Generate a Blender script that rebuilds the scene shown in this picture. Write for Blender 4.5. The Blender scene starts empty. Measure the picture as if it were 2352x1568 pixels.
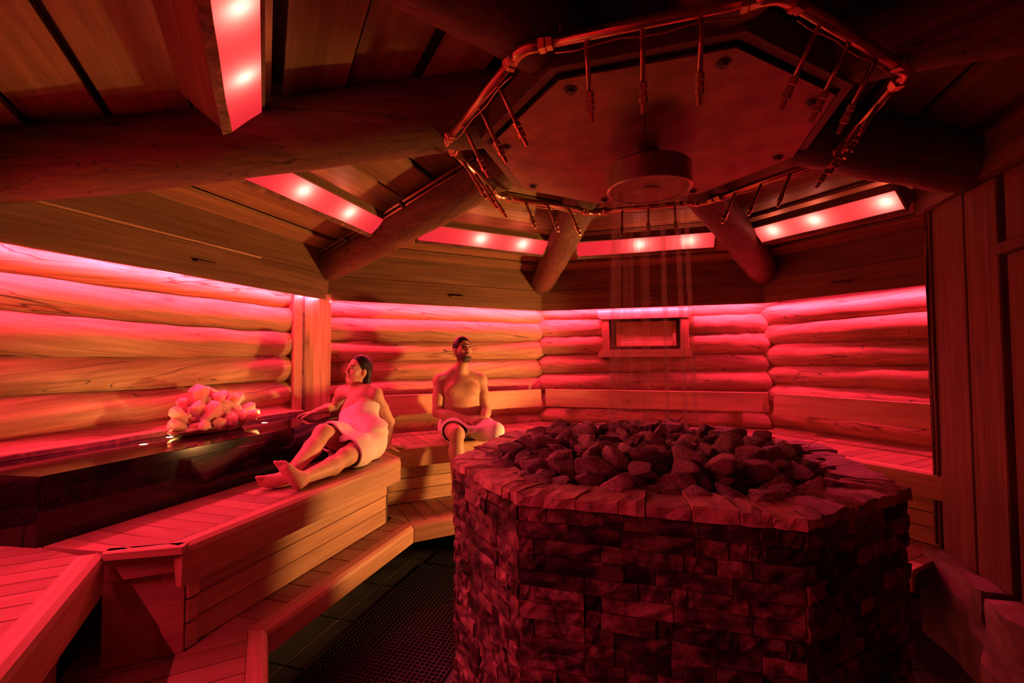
import bpy, bmesh, math, random
import numpy as np
from mathutils import Vector, Matrix, noise
random.seed(7)
scene = bpy.context.scene
COL = scene.collection
EYE = 1.6
T8 = math.tan(math.pi / 8)
# ------------------------------------------------------------------ camera
cam_data = bpy.data.cameras.new('camera')
cam = bpy.data.objects.new('camera', cam_data); COL.objects.link(cam)
cam_data.sensor_width = 36.0
cam_data.lens = 36.0 * 1064.0 / 2352.0
cam_data.clip_start = 0.02
cam.matrix_world = (Matrix.Translation((0, 0, EYE)) @ Matrix.Rotation(math.radians(90 + 2.04), 4, 'X')
                    @ Matrix.Rotation(math.radians(-0.274), 4, 'Z'))
scene.camera = cam
# ------------------------------------------------------------------ world, exposure
world = bpy.data.worlds.new('world'); scene.world = world
world.use_nodes = True
world.node_tree.nodes['Background'].inputs[0].default_value = (0.10, 0.012, 0.016, 1)
world.node_tree.nodes['Background'].inputs[1].default_value = 0.02
vs = scene.view_settings
vs.view_transform = 'Standard'; vs.look = 'None'; vs.gamma = 1.0; vs.use_curve_mapping = False
vs.exposure = 0.0
RED = (1.0, 0.034, 0.105)
WARM = (1.0, 0.39, 0.115)
LED_STRENGTH = 500.0
PANEL_STRENGTH = 0.75
BULB_STRENGTH = 130.0
FLASH_WATT = 450.0
UPLIGHT_WATT = 0.45
# the warm lamp standing on the low step behind the stove (object built further down)
LAMP_POS = (1.88, 3.62, EYE - 0.84)

# ------------------------------------------------------------------ frames of the octagonal room
C0 = Vector((0.594, 2.183, 0)); YAW = math.radians(16.96)
WA = dict(C=0, D=45, E=90, F=135, G=180, B=-45, A=-90, H=-135)
def frame(deg, off=(0, 0)):
    a = YAW + math.radians(deg)
    n = Vector((math.sin(a), math.cos(a), 0)); t = Vector((math.cos(a), -math.sin(a), 0))
    o = C0 + Vector((0, 0, EYE)) + t * off[0] + n * off[1]
    return Matrix(((t.x, n.x, 0, o.x), (t.y, n.y, 0, o.y), (0, 0, 1, o.z), (0, 0, 0, 1)))
SM = {k: frame(v) for k, v in WA.items()}            # local (t, r, h) of each wall
KM = {k: frame(v + 22.5) for k, v in WA.items()}     # the corner to the right of each wall
CM = frame(0) @ Matrix.Translation((0.05, 0.0, 0))   # stove / hood centre

# ------------------------------------------------------------------ object helpers
WM = {}
def tag(o, label=None, cat=None, group=None, kind=None):
    if label: o['label'] = label
    if cat: o['category'] = cat
    if group: o['group'] = group
    if kind: o['kind'] = kind
    return o
def link(o, M, parent=None):
    COL.objects.link(o)
    WM[o] = M.copy()
    if parent is not None:
        o.parent = parent
        o.matrix_basis = WM[parent].inverted() @ M
    else:
        o.matrix_basis = M
    return o
def empty(name, loc, label, cat, group=None, kind=None):
    o = bpy.data.objects.new(name, None); o.empty_display_size = 0.05
    link(o, Matrix.Translation(loc))
    return tag(o, label, cat, group, kind)
def mesh_obj(name, verts, faces, mat, M=Matrix(), parent=None, smooth=False, recenter=True):
    vs_ = [Vector(v) for v in verts]
    if recenter and vs_:
        lo = Vector((min(v.x for v in vs_), min(v.y for v in vs_), min(v.z for v in vs_)))
        hi = Vector((max(v.x for v in vs_), max(v.y for v in vs_), max(v.z for v in vs_)))
        c = (lo + hi) / 2
        vs_ = [v - c for v in vs_]; M = M @ Matrix.Translation(c)
    me = bpy.data.meshes.new(name)
    me.from_pydata(vs_, [], faces)
    bm = bmesh.new(); bm.from_mesh(me); bmesh.ops.recalc_face_normals(bm, faces=bm.faces); bm.to_mesh(me); bm.free()
    if smooth:
        me.polygons.foreach_set('use_smooth', [True] * len(me.polygons))
    me.materials.append(mat)
    return link(bpy.data.objects.new(name, me), M, parent)
def data_obj(name, me, M, parent=None):
    return link(bpy.data.objects.new(name, me), M, parent)
_bc = {}
def box_mesh(sx, sy, sz, mat, bev=0.004, rough=0.0, cuts=0, seed=0):
    key = (round(sx, 4), round(sy, 4), round(sz, 4), mat.name, bev, rough, cuts, seed)
    if key in _bc: return _bc[key]
    bm = bmesh.new(); bmesh.ops.create_cube(bm, size=1)
    for v in bm.verts: v.co = Vector((v.co.x * sx, v.co.y * sy, v.co.z * sz))
    if bev > 0:
        bmesh.ops.bevel(bm, geom=list(bm.edges), offset=min(bev, 0.4 * min(sx, sy, sz)), segments=1, affect='EDGES')
    if cuts: bmesh.ops.subdivide_edges(bm, edges=list(bm.edges), cuts=cuts, use_grid_fill=True)
    if rough:
        for v in bm.verts:
            v.co += noise.noise_vector(v.co * 9 + Vector((seed * 3.1, 0, seed))) * rough
    me = bpy.data.meshes.new('box'); bm.to_mesh(me); bm.free(); me.materials.append(mat)
    _bc[key] = me
    return me
def box(name, mat, M, lo, hi, parent=None, bev=0.004, **k):
    c = [(a + b) / 2 for a, b in zip(lo, hi)]; s = [abs(b - a) for a, b in zip(lo, hi)]
    return data_obj(name, box_mesh(*s, mat, bev, **k), M @ Matrix.Translation(c), parent)
def extr(name, mat, M, prof, f0, f1, parent=None, nseg=1, jit=0.0, smooth=False, seed=0):
    """profile of (r, h) points swept along t from f0(r) to f1(r)"""
    n = len(prof); verts = []; faces = []
    for i in range(nseg + 1):
        u = i / nseg
        for j, (r, h) in enumerate(prof):
            a = f0(r) if callable(f0) else f0; b = f1(r) if callable(f1) else f1
            t = a + (b - a) * u
            p = Vector((t, r, h))
            if jit:
                q = noise.noise_vector(Vector((t * 2.5 + seed * 7.7, j * 0.9 + seed, r))) * jit
                p += Vector((0, q.y, q.z))
            verts.append(p)
    for i in range(nseg):
        for j in range(n):
            a = i * n + j; b = i * n + (j + 1) % n
            faces.append((a, b, b + n, a + n))
    faces.append(tuple(range(n))); faces.append(tuple(nseg * n + j for j in reversed(range(n))))
    return mesh_obj(name, verts, faces, mat, M, parent, smooth)
def clip(poly, a, b, c):
    """keep a*x+b*y<=c"""
    out = []
    for i in range(len(poly)):
        p, q = poly[i], poly[(i + 1) % len(poly)]
        dp, dq = a * p[0] + b * p[1] - c, a * q[0] + b * q[1] - c
        if dp <= 0: out.append(p)
        if dp * dq < 0:
            s = dp / (dp - dq); out.append((p[0] + (q[0] - p[0]) * s, p[1] + (q[1] - p[1]) * s))
    return out
def prism(name, mat, M, poly, z0, z1, parent=None):
    n = len(poly)
    if n < 3: return None
    ch = 0.003
    cx = sum(p[0] for p in poly) / n; cy = sum(p[1] for p in poly) / n
    def ins(p):
        d = Vector((cx - p[0], cy - p[1])); l = max(d.length, 1e-6)
        return (p[0] + d.x / l * ch, p[1] + d.y / l * ch)
    top = [ins(p) for p in poly]
    verts = [(p[0], p[1], z0) for p in poly] + [(p[0], p[1], z1 - ch) for p in poly] + [(p[0], p[1], z1) for p in top]
    faces = [tuple(reversed(range(n))), tuple(2 * n + i for i in range(n))]
    for i in range(n):
        j = (i + 1) % n
        faces.append((i, j, j + n, i + n)); faces.append((i + n, j + n, j + 2 * n, i + 2 * n))
    return mesh_obj(name, verts, faces, mat, M, parent)
def tube_geo(pts, rad, seg=12, wob=0.0, seed=0, cap=True):
    pts = [Vector(p) for p in pts]; n = len(pts)
    if not isinstance(rad, (list, tuple)): rad = [rad] * n
    verts, faces = [], []; up = None
    for i, p in enumerate(pts):
        d = (pts[min(i + 1, n - 1)] - pts[max(i - 1, 0)]).normalized()
        if up is None:
            up = Vector((0, 0, 1)) if abs(d.z) < 0.9 else Vector((0, 1, 0))
        s = d.cross(up).normalized(); up = s.cross(d).normalized()
        for k in range(seg):
            a = 2 * math.pi * k / seg
            v = s * math.cos(a) + up * math.sin(a)
            r = rad[i]
            if wob:
                r *= 1 + wob * noise.noise(Vector((i * 0.22 + seed * 5.3, math.cos(a) * 0.9, math.sin(a) * 0.9 + seed)))
            verts.append(p + v * r)
    for i in range(n - 1):
        for k in range(seg):
            a, b = i * seg + k, i * seg + (k + 1) % seg
            faces.append((a, b, b + seg, a + seg))
    if cap:
        faces.append(tuple(reversed(range(seg)))); faces.append(tuple((n - 1) * seg + k for k in range(seg)))
    return verts, faces
def tube(name, mat, M, pts, rad, parent=None, seg=12, wob=0.0, seed=0, smooth=True):
    v, f = tube_geo(pts, rad, seg, wob, seed)
    o = mesh_obj(name, v, f, mat, M, parent, smooth)
    return o
def lathe(name, mat, M, prof, parent=None, seg=48, smooth=False):
    verts, faces = [], []; n = len(prof)
    for k in range(seg):
        a = 2 * math.pi * k / seg
        for r, z in prof: verts.append((r * math.cos(a), r * math.sin(a), z))
    for k in range(seg):
        for j in range(n - 1):
            a = k * n + j; b = ((k + 1) % seg) * n + j
            faces.append((a, b, b + 1, a + 1))
    o = mesh_obj(name, verts, faces, mat, M, parent, smooth)
    return o

# ------------------------------------------------------------------ materials
def new_mat(name):
    m = bpy.data.materials.new(name); m.use_nodes = True
    nt = m.node_tree; nt.nodes.clear()
    out = nt.nodes.new('ShaderNodeOutputMaterial')
    bs = nt.nodes.new('ShaderNodeBsdfPrincipled'); nt.links.new(bs.outputs[0], out.inputs[0])
    return m, nt, bs, out
def N(nt, typ, **k):
    n = nt.nodes.new(typ)
    for a, b in k.items():
        if a.startswith('i_'):
            key = a[2:]; key = int(key) if key.isdigit() else key.replace('_', ' ')
            n.inputs[key].default_value = b
        else: setattr(n, a, b)
    return n
def L(nt, a, b): nt.links.new(a, b)
def ramp(nt, fac, stops):
    r = nt.nodes.new('ShaderNodeValToRGB'); cr = r.color_ramp
    while len(cr.elements) < len(stops): cr.elements.new(0.5)
    for e, (p, c) in zip(cr.elements, stops):
        e.position = p; e.color = tuple(c) + (1,) if len(c) == 3 else c
    L(nt, fac, r.inputs[0]); return r.outputs[0]
def coords(nt, scale, rnd=13.0, skew=0.0):
    tc = N(nt, 'ShaderNodeTexCoord'); oi = N(nt, 'ShaderNodeObjectInfo')
    mul = N(nt, 'ShaderNodeVectorMath', operation='SCALE'); mul.inputs[0].default_value = (1.0, 0.7, 0.4)
    ml = N(nt, 'ShaderNodeMath', operation='MULTIPLY'); ml.inputs[1].default_value = rnd; L(nt, oi.outputs['Random'], ml.inputs[0])
    L(nt, ml.outputs[0], mul.inputs['Scale'])
    add = N(nt, 'ShaderNodeVectorMath', operation='ADD'); L(nt, tc.outputs['Object'], add.inputs[0]); L(nt, mul.outputs[0], add.inputs[1])
    src = add.outputs[0]
    if skew:
        mp0 = N(nt, 'ShaderNodeMapping'); mp0.inputs['Rotation'].default_value = (0, skew * .6, skew); L(nt, src, mp0.inputs[0]); src = mp0.outputs[0]
    mp = N(nt, 'ShaderNodeMapping'); mp.inputs['Scale'].default_value = scale; L(nt, src, mp.inputs[0])
    return mp.outputs[0], src, oi
def wood(name, light, dark, axis='x', fine=55, rough=0.55, crack=0.0, knots=0.5, skew=0.0, bump=0.25, var=0.25, spec=0.3):
    m, nt, bs, out = new_mat(name)
    i = 'xyz'.index(axis)
    sc = [fine] * 3; sc[i] = fine * 0.035
    v, raw, oi = coords(nt, tuple(sc), skew=skew)
    n1 = N(nt, 'ShaderNodeTexNoise', i_Scale=1.0, i_Detail=5.0, i_Roughness=0.6, i_Distortion=0.4); L(nt, v, n1.inputs['Vector'])
    sc2 = [7.0] * 3; sc2[i] = 0.9
    mp2 = N(nt, 'ShaderNodeMapping'); mp2.inputs['Scale'].default_value = sc2; L(nt, raw, mp2.inputs[0])
    n2 = N(nt, 'ShaderNodeTexNoise', i_Scale=1.0, i_Detail=3.0, i_Distortion=0.6); L(nt, mp2.outputs[0], n2.inputs['Vector'])
    mid = [(a + b) / 2 for a, b in zip(light, dark)]
    c1 = ramp(nt, n1.outputs[0], [(0.30, dark), (0.48, mid), (0.62, light), (0.8, [min(1, x * 1.08) for x in light])])
    c2 = ramp(nt, n2.outputs[0], [(0.3, (0.62, 0.55, 0.5)), (0.65, (1.05, 1.03, 1.0))])
    mix = N(nt, 'ShaderNodeMix', data_type='RGBA', blend_type='MULTIPLY'); mix.inputs[0].default_value = 0.75
    L(nt, c1, mix.inputs[6]); L(nt, c2, mix.inputs[7]); col = mix.outputs[2]
    hgt = n1.outputs[0]
    def darken(col, mask, c, amt):
        mm = N(nt, 'ShaderNodeMix', data_type='RGBA'); mm.inputs[7].default_value = tuple(c) + (1,)
        ma = N(nt, 'ShaderNodeMath', operation='MULTIPLY'); ma.inputs[1].default_value = amt; L(nt, mask, ma.inputs[0])
        L(nt, ma.outputs[0], mm.inputs[0]); L(nt, col, mm.inputs[6]); return mm.outputs[2]
    if knots:
        sck = [3.2] * 3; sck[i] = 1.5
        mk = N(nt, 'ShaderNodeMapping'); mk.inputs['Scale'].default_value = sck; L(nt, raw, mk.inputs[0])
        vo = N(nt, 'ShaderNodeTexVoronoi', i_Scale=1.0); L(nt, mk.outputs[0], vo.inputs['Vector'])
        kk = ramp(nt, vo.outputs['Distance'], [(0.035, (1, 1, 1)), (0.075, (0.35, 0.35, 0.35)), (0.13, (0, 0, 0))])
        col = darken(col, kk, [d * 0.28 for d in dark], knots)
    if crack:
        scc = [11.0] * 3; scc[i] = 0.16
        mc = N(nt, 'ShaderNodeMapping'); mc.inputs['Scale'].default_value = scc; mc.inputs['Location'].default_value = (3, 1, 7); L(nt, raw, mc.inputs[0])
        nc = N(nt, 'ShaderNodeTexNoise', i_Scale=1.0, i_Detail=2.0, i_Distortion=0.05); L(nt, mc.outputs[0], nc.inputs['Vector'])
        ab = N(nt, 'ShaderNodeMath', operation='SUBTRACT'); ab.inputs[1].default_value = 0.5; L(nt, nc.outputs[0], ab.inputs[0])
        a2 = N(nt, 'ShaderNodeMath', operation='ABSOLUTE'); L(nt, ab.outputs[0], a2.inputs[0])
        ck = ramp(nt, a2.outputs[0], [(0.0, (1, 1, 1)), (0.004, (0.5, 0.5, 0.5)), (0.008, (0, 0, 0))])
        col = darken(col, ck, [d * 0.15 for d in dark], crack)
    hv = N(nt, 'ShaderNodeHueSaturation'); L(nt, col, hv.inputs['Color'])
    mr = N(nt, 'ShaderNodeMapRange'); mr.inputs['To Min'].default_value = 1 - var; mr.inputs['To Max'].default_value = 1 + var * 0.4
    L(nt, oi.outputs['Random'], mr.inputs[0]); L(nt, mr.outputs[0], hv.inputs['Value'])
    L(nt, hv.outputs[0], bs.inputs['Base Color'])
    bs.inputs['Roughness'].default_value = rough
    bs.inputs['Specular IOR Level'].default_value = spec
    if bump:
        b = N(nt, 'ShaderNodeBump', i_Strength=bump, i_Distance=0.004); L(nt, hgt, b.inputs['Height']); L(nt, b.outputs[0], bs.inputs['Normal'])
    return m
def rocky(name, stops, scale=14, rough=0.7, bump=0.6, dist=0.01, spec=0.4, rnd=9.0, vmin=0.6, vmax=1.3):
    m, nt, bs, out = new_mat(name)
    v, raw, oi = coords(nt, (1, 1, 1), rnd=rnd)
    n1 = N(nt, 'ShaderNodeTexNoise', i_Scale=scale, i_Detail=8.0, i_Roughness=0.65, i_Distortion=0.5); L(nt, v, n1.inputs['Vector'])
    n2 = N(nt, 'ShaderNodeTexNoise', i_Scale=scale * 0.35, i_Detail=4.0, i_Distortion=1.2); L(nt, v, n2.inputs['Vector'])
    ad = N(nt, 'ShaderNodeMath', operation='ADD'); L(nt, n1.outputs[0], ad.inputs[0]); L(nt, n2.outputs[0], ad.inputs[1])
    hf = N(nt, 'ShaderNodeMath', operation='MULTIPLY'); hf.inputs[1].default_value = 0.5; L(nt, ad.outputs[0], hf.inputs[0])
    col = ramp(nt, hf.outputs[0], stops)
    hv = N(nt, 'ShaderNodeHueSaturation'); L(nt, col, hv.inputs['Color'])
    mr = N(nt, 'ShaderNodeMapRange'); mr.inputs['To Min'].default_value = vmin; mr.inputs['To Max'].default_value = vmax
    L(nt, oi.outputs['Random'], mr.inputs[0]); L(nt, mr.outputs[0], hv.inputs['Value'])
    L(nt, hv.outputs[0], bs.inputs['Base Color'])
    bs.inputs['Roughness'].default_value = rough; bs.inputs['Specular IOR Level'].default_value = spec
    b = N(nt, 'ShaderNodeBump', i_Strength=bump, i_Distance=dist); L(nt, hf.outputs[0], b.inputs['Height']); L(nt, b.outputs[0], bs.inputs['Normal'])
    return m
def plain(name, col, rough=0.5, metal=0.0, spec=0.5, emit=None, strength=0, nscale=0, namt=0.2, bump=0.0):
    m, nt, bs, out = new_mat(name)
    bs.inputs['Base Color'].default_value = tuple(col) + (1,)
    bs.inputs['Roughness'].default_value = rough; bs.inputs['Metallic'].default_value = metal
    bs.inputs['Specular IOR Level'].default_value = spec
    if nscale:
        v, raw, oi = coords(nt, (1, 1, 1))
        n1 = N(nt, 'ShaderNodeTexNoise', i_Scale=nscale, i_Detail=6.0, i_Roughness=0.6); L(nt, v, n1.inputs['Vector'])
        c = ramp(nt, n1.outputs[0], [(0.3, [x * (1 - namt) for x in col]), (0.7, [min(1, x * (1 + namt)) for x in col])])
        L(nt, c, bs.inputs['Base Color'])
        rr = N(nt, 'ShaderNodeMapRange'); rr.inputs['To Min'].default_value = rough * 0.75; rr.inputs['To Max'].default_value = min(1, rough * 1.3)
        L(nt, n1.outputs[0], rr.inputs[0]); L(nt, rr.outputs[0], bs.inputs['Roughness'])
        if bump:
            b = N(nt, 'ShaderNodeBump', i_Strength=bump, i_Distance=0.003); L(nt, n1.outputs[0], b.inputs['Height']); L(nt, b.outputs[0], bs.inputs['Normal'])
    if emit:
        bs.inputs['Emission Color'].default_value = tuple(emit) + (1,); bs.inputs['Emission Strength'].default_value = strength
    return m

M_LOG = wood('log_wood', (0.503, 0.335, 0.190), (0.305, 0.183, 0.092), 'x', fine=42, rough=0.6, crack=0.95, knots=0.6, skew=0.10, bump=0.3, var=0.15)
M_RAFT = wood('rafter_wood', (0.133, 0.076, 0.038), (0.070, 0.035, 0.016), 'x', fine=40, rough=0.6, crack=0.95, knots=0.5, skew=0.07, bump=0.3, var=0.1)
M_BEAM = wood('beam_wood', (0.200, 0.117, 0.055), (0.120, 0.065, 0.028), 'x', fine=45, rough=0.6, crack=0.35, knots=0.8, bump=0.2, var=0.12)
M_CEIL = wood('ceiling_wood', (0.305, 0.177, 0.079), (0.189, 0.104, 0.045), 'x', fine=38, rough=0.6, knots=0.8, bump=0.15, var=0.3)
M_BENCH_Y = wood('bench_wood_across', (0.373, 0.251, 0.144), (0.295, 0.181, 0.096), 'y', fine=70, rough=0.5, knots=0.0, bump=0.08, var=0.2)
M_BENCH_X = wood('bench_wood_along', (0.568, 0.382, 0.220), (0.445, 0.275, 0.145), 'x', fine=70, rough=0.5, knots=0.0, bump=0.08, var=0.12)
M_BACK = wood('backrest_wood', (0.583, 0.405, 0.243), (0.470, 0.300, 0.162), 'x', fine=40, rough=0.55, knots=0.6, bump=0.08, var=0.1)
M_POST = wood('post_wood', (0.512, 0.336, 0.176), (0.320, 0.184, 0.088), 'z', fine=45, rough=0.6, knots=0.6, bump=0.2, var=0.1)
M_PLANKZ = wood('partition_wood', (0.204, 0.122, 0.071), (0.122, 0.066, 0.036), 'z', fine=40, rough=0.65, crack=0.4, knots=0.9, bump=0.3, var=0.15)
M_BARK = rocky('bark_edge', [(0.35, (0.03, 0.015, 0.01)), (0.55, (0.14, 0.07, 0.04)), (0.7, (0.28, 0.16, 0.09))], scale=40, bump=0.9)
M_BRICK = rocky('split_stone', [(0.40, (0.014, 0.010, 0.008)), (0.48, (0.085, 0.062, 0.048)), (0.56, (0.27, 0.20, 0.15)), (0.68, (0.52, 0.38, 0.28))], scale=19, rough=0.72, bump=1.0, dist=0.014, vmin=0.4, vmax=1.5)
M_CAP = rocky('cap_stone', [(0.34, (0.22, 0.15, 0.11)), (0.46, (0.56, 0.40, 0.30)), (0.62, (0.82, 0.60, 0.45))], scale=30, rough=0.42, bump=0.9, dist=0.012)
M_ROCK = rocky('sauna_rock', [(0.34, (0.09, 0.08, 0.075)), (0.50, (0.32, 0.28, 0.265)), (0.66, (0.56, 0.50, 0.46))], scale=16, rough=0.5, bump=0.55, dist=0.01, spec=0.5)
M_ROCKWET = rocky('wet_sauna_rock', [(0.34, (0.04, 0.035, 0.035)), (0.50, (0.14, 0.12, 0.12)), (0.66, (0.28, 0.25, 0.23))], scale=18, rough=0.2, bump=0.6, dist=0.008, spec=0.7)
M_PLINTH = rocky('plinth_stone', [(0.35, (0.09, 0.07, 0.055)), (0.5, (0.22, 0.17, 0.13)), (0.66, (0.36, 0.28, 0.22))], scale=7, rough=0.8, bump=0.7, dist=0.02)
M_CORE = plain('stove_core', (0.03, 0.026, 0.025), 0.9)
M_TILE = plain('slate_tile', (0.028, 0.030, 0.028), 0.45, nscale=9, namt=0.4)
M_GROUT = plain('floor_grout', (0.09, 0.085, 0.075), 0.9)
M_MAT = plain('black_rubber', (0.02, 0.018, 0.018), 0.5)
M_COPPER = plain('copper_plate', (0.21, 0.11, 0.08), 0.48, metal=0.65, nscale=6, namt=0.45, bump=0.05)
M_FRAME = plain('hood_frame', (0.13, 0.07, 0.05), 0.6, metal=0.3)
M_PIPE = plain('copper_pipe', (0.62, 0.34, 0.24), 0.3, metal=1.0)
M_STEEL = plain('brushed_steel', (0.55, 0.45, 0.42), 0.28, metal=1.0)
M_DARK = plain('dark_metal', (0.04, 0.03, 0.03), 0.5)
M_SHADE = plain('ceiling_backing', (0.05, 0.028, 0.018), 0.9)
M_LED = plain('led_red', (0.0, 0.0, 0.0), 0.5, emit=RED, strength=LED_STRENGTH)
M_BULB = plain('red_bulb', (0.0, 0.0, 0.0), 0.5, emit=(1.0, 0.24, 0.18), strength=BULB_STRENGTH)
M_SPOTLENS = plain('uplight_lens', (0, 0, 0), 0.3, emit=(1.0, 0.62, 0.25), strength=45)
M_WARMLENS = plain('warm_lens', (0, 0, 0), 0.3, emit=WARM, strength=4)
def panel_mat():
    m, nt, bs, out = new_mat('red_diffuser')
    nt.nodes.remove(bs)
    tr = N(nt, 'ShaderNodeBsdfTranslucent'); tr.inputs[0].default_value = (0.8, 0.5, 0.5, 1)
    em = N(nt, 'ShaderNodeEmission'); em.inputs[0].default_value = (1.0, 0.022, 0.045, 1); em.inputs[1].default_value = PANEL_STRENGTH
    ad = N(nt, 'ShaderNodeAddShader'); L(nt, tr.outputs[0], ad.inputs[0]); L(nt, em.outputs[0], ad.inputs[1]); L(nt, ad.outputs[0], out.inputs[0])
    return m
M_PANEL = panel_mat()
def granite_mat():
    m, nt, bs, out = new_mat('black_granite')
    v, raw, oi = coords(nt, (1, 1, 1))
    vo = N(nt, 'ShaderNodeTexVoronoi', i_Scale=260.0); L(nt, v, vo.inputs['Vector'])
    n1 = N(nt, 'ShaderNodeTexNoise', i_Scale=120.0, i_Detail=3.0); L(nt, v, n1.inputs['Vector'])
    sp = ramp(nt, vo.outputs['Color'], [(0.74, (0.004, 0.004, 0.0045)), (0.88, (0.014, 0.013, 0.012)), (0.98, (0.075, 0.065, 0.055))])
    L(nt, sp, bs.inputs['Base Color']); bs.inputs['Roughness'].default_value = 0.08; bs.inputs['Specular IOR Level'].default_value = 0.45
    return m
M_GRAN = granite_mat()
def skin_mat(name):
    m, nt, bs, out = new_mat(name)
    at = N(nt, 'ShaderNodeAttribute', attribute_name='tint')
    v, raw, oi = coords(nt, (1, 1, 1))
    n1 = N(nt, 'ShaderNodeTexNoise', i_Scale=18.0, i_Detail=4.0); L(nt, v, n1.inputs['Vector'])
    c = ramp(nt, n1.outputs[0], [(0.35, (0.92, 0.88, 0.86)), (0.65, (1.04, 1.03, 1.02))])
    mx = N(nt, 'ShaderNodeMix', data_type='RGBA', blend_type='MULTIPLY'); mx.inputs[0].default_value = 1.0
    L(nt, at.outputs['Color'], mx.inputs[6]); L(nt, c, mx.inputs[7]); L(nt, mx.outputs[2], bs.inputs['Base Color'])
    bs.inputs['Roughness'].default_value = 0.52; bs.inputs['Specular IOR Level'].default_value = 0.32
    return m
M_SKIN = skin_mat('skin')
M_TOWEL = plain('white_terry', (0.80, 0.74, 0.70), 0.9, spec=0.1, nscale=160, namt=0.05, bump=0.6)
M_HAIR = plain('dark_hair', (0.016, 0.010, 0.007), 0.5, spec=0.25, nscale=60, namt=0.5, bump=0.5)
def water_mat():
    m, nt, bs, out = new_mat('falling_water_streak')
    nt.nodes.remove(bs)
    tr = N(nt, 'ShaderNodeBsdfTransparent'); df = N(nt, 'ShaderNodeBsdfDiffuse'); tl = N(nt, 'ShaderNodeBsdfTranslucent')
    for x in (df, tl): x.inputs[0].default_value = (0.9, 0.9, 0.9, 1)
    m1 = N(nt, 'ShaderNodeMixShader'); m1.inputs[0].default_value = 0.5; L(nt, df.outputs[0], m1.inputs[1]); L(nt, tl.outputs[0], m1.inputs[2])
    mx = N(nt, 'ShaderNodeMixShader'); mx.inputs[0].default_value = 0.12
    L(nt, tr.outputs[0], mx.inputs[1]); L(nt, m1.outputs[0], mx.inputs[2]); L(nt, mx.outputs[0], out.inputs[0])
    return m
M_WATER = water_mat()
def quartz_mat(name, col, sss):
    m, nt, bs, out = new_mat(name)
    bs.inputs['Base Color'].default_value = tuple(col) + (1,); bs.inputs['Roughness'].default_value = 0.38
    bs.inputs['Subsurface Weight'].default_value = sss; bs.inputs['Subsurface Radius'].default_value = (0.11, 0.08, 0.07)
    bs.inputs['Subsurface Scale'].default_value = 0.8
    return m
M_QUARTZ = quartz_mat('rose_quartz', (0.66, 0.37, 0.31), 1.0)
M_QBASE = quartz_mat('crystal_matrix', (0.55, 0.40, 0.24), 0.4)

# ================================================================== STRUCTURE
SIDE = dict(A='left', B='back_left', C='back', D='back_right', E='right', F='front_right', G='front', H='front_left')
R_LOG, LOG_AX = 0.113, 2.79
# ---- floor of slate tiles
fl = box('floor', M_GROUT, Matrix(), (-3.2, -1.2, -0.05), (4.2, 5.8, -0.006), bev=0)
tag(fl, 'dark slate tiled floor with thin pale joints', 'floor', kind='structure')
tm = frame(-90) @ Matrix.Translation((0.21, 0.0, -EYE))
for i in range(-8, 8):
    for j in range(-8, 8):
        box('tile', M_TILE, tm, (i * 0.45 + 0.003, j * 0.45 + 0.003, -0.02), ((i + 1) * 0.45 - 0.003, (j + 1) * 0.45 - 0.003, 0.0), fl, bev=0.002)
# ---- log walls
def log_mesh(seed, length, r):
    n = 44; pts = []; rad = []
    for i in range(n + 1):
        x = -length / 2 + length * i / n
        e = length / 2 - abs(x)
        k = 1.0 if e > 0.14 else math.sqrt(max(0.02, 1 - ((0.14 - e) / 0.15) ** 2))
        pts.append((x, 0.012 * math.sin(x * 1.3 + seed), 0.010 * math.sin(x * 1.9 + seed * 2.1)))
        rad.append(r * k * (1 + 0.035 * math.sin(x * 0.9 + seed * 1.7)))
    v, f = tube_geo(pts, rad, 22, wob=0.09, seed=seed)
    me = bpy.data.meshes.new('log'); me.from_pydata(v, [], f)
    me.polygons.foreach_set('use_smooth', [True] * len(me.polygons)); me.materials.append(M_LOG)
    return me
LOGS = [log_mesh(s, 2.46, R_LOG) for s in range(6)]
SHORT = [log_mesh(s + 20, 0.86, R_LOG) for s in range(3)]
SEAMS = dict(A=0.415, B=0.365, C=0.42, D=0.31, E=0.36, F=0.42, G=0.36, H=0.36)
for wi, w in enumerate('ABCDEFGH'):
    S = SM[w]
    lab = {'A': 'log wall glowing red above the black granite counter', 'B': 'log wall behind the seated man', 'C': 'log wall with the small shuttered window',
           'D': 'log wall beside the plank partition'}.get(w, 'log wall of the octagonal sauna')
    wall = extr('wall_' + SIDE[w], M_SHADE, S, [(2.83, -1.6), (2.83, 1.0), (2.93, 1.0), (2.93, -1.6)], lambda r: -r * T8, lambda r: r * T8)
    tag(wall, lab, 'wall', kind='structure')
    k = 0
    h = SEAMS[w] + 0.096
    while h > -1.6:
        if w == 'C' and 0.08 < h < 0.40:
            for sg in (-1, 1):
                o = data_obj('log', SHORT[(k + sg) % 3], S @ Matrix.Translation(((-0.80 if sg < 0 else 0.785), LOG_AX, h)) @ Matrix.Rotation(k * 1.3 + sg, 4, 'X'), wall)
            k += 1; h -= 0.193; continue
        o = data_obj('log', LOGS[(wi * 5 + k * 2) % 6], S @ Matrix.Translation((0.0, LOG_AX + 0.012 * math.sin(k * 2.3 + wi), h)) @ Matrix.Rotation(k * 1.3 + wi, 4, 'X') @ Matrix.Rotation(math.pi * ((k + wi) % 2), 4, 'Z'), wall)
        k += 1; h -= 0.193
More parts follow.
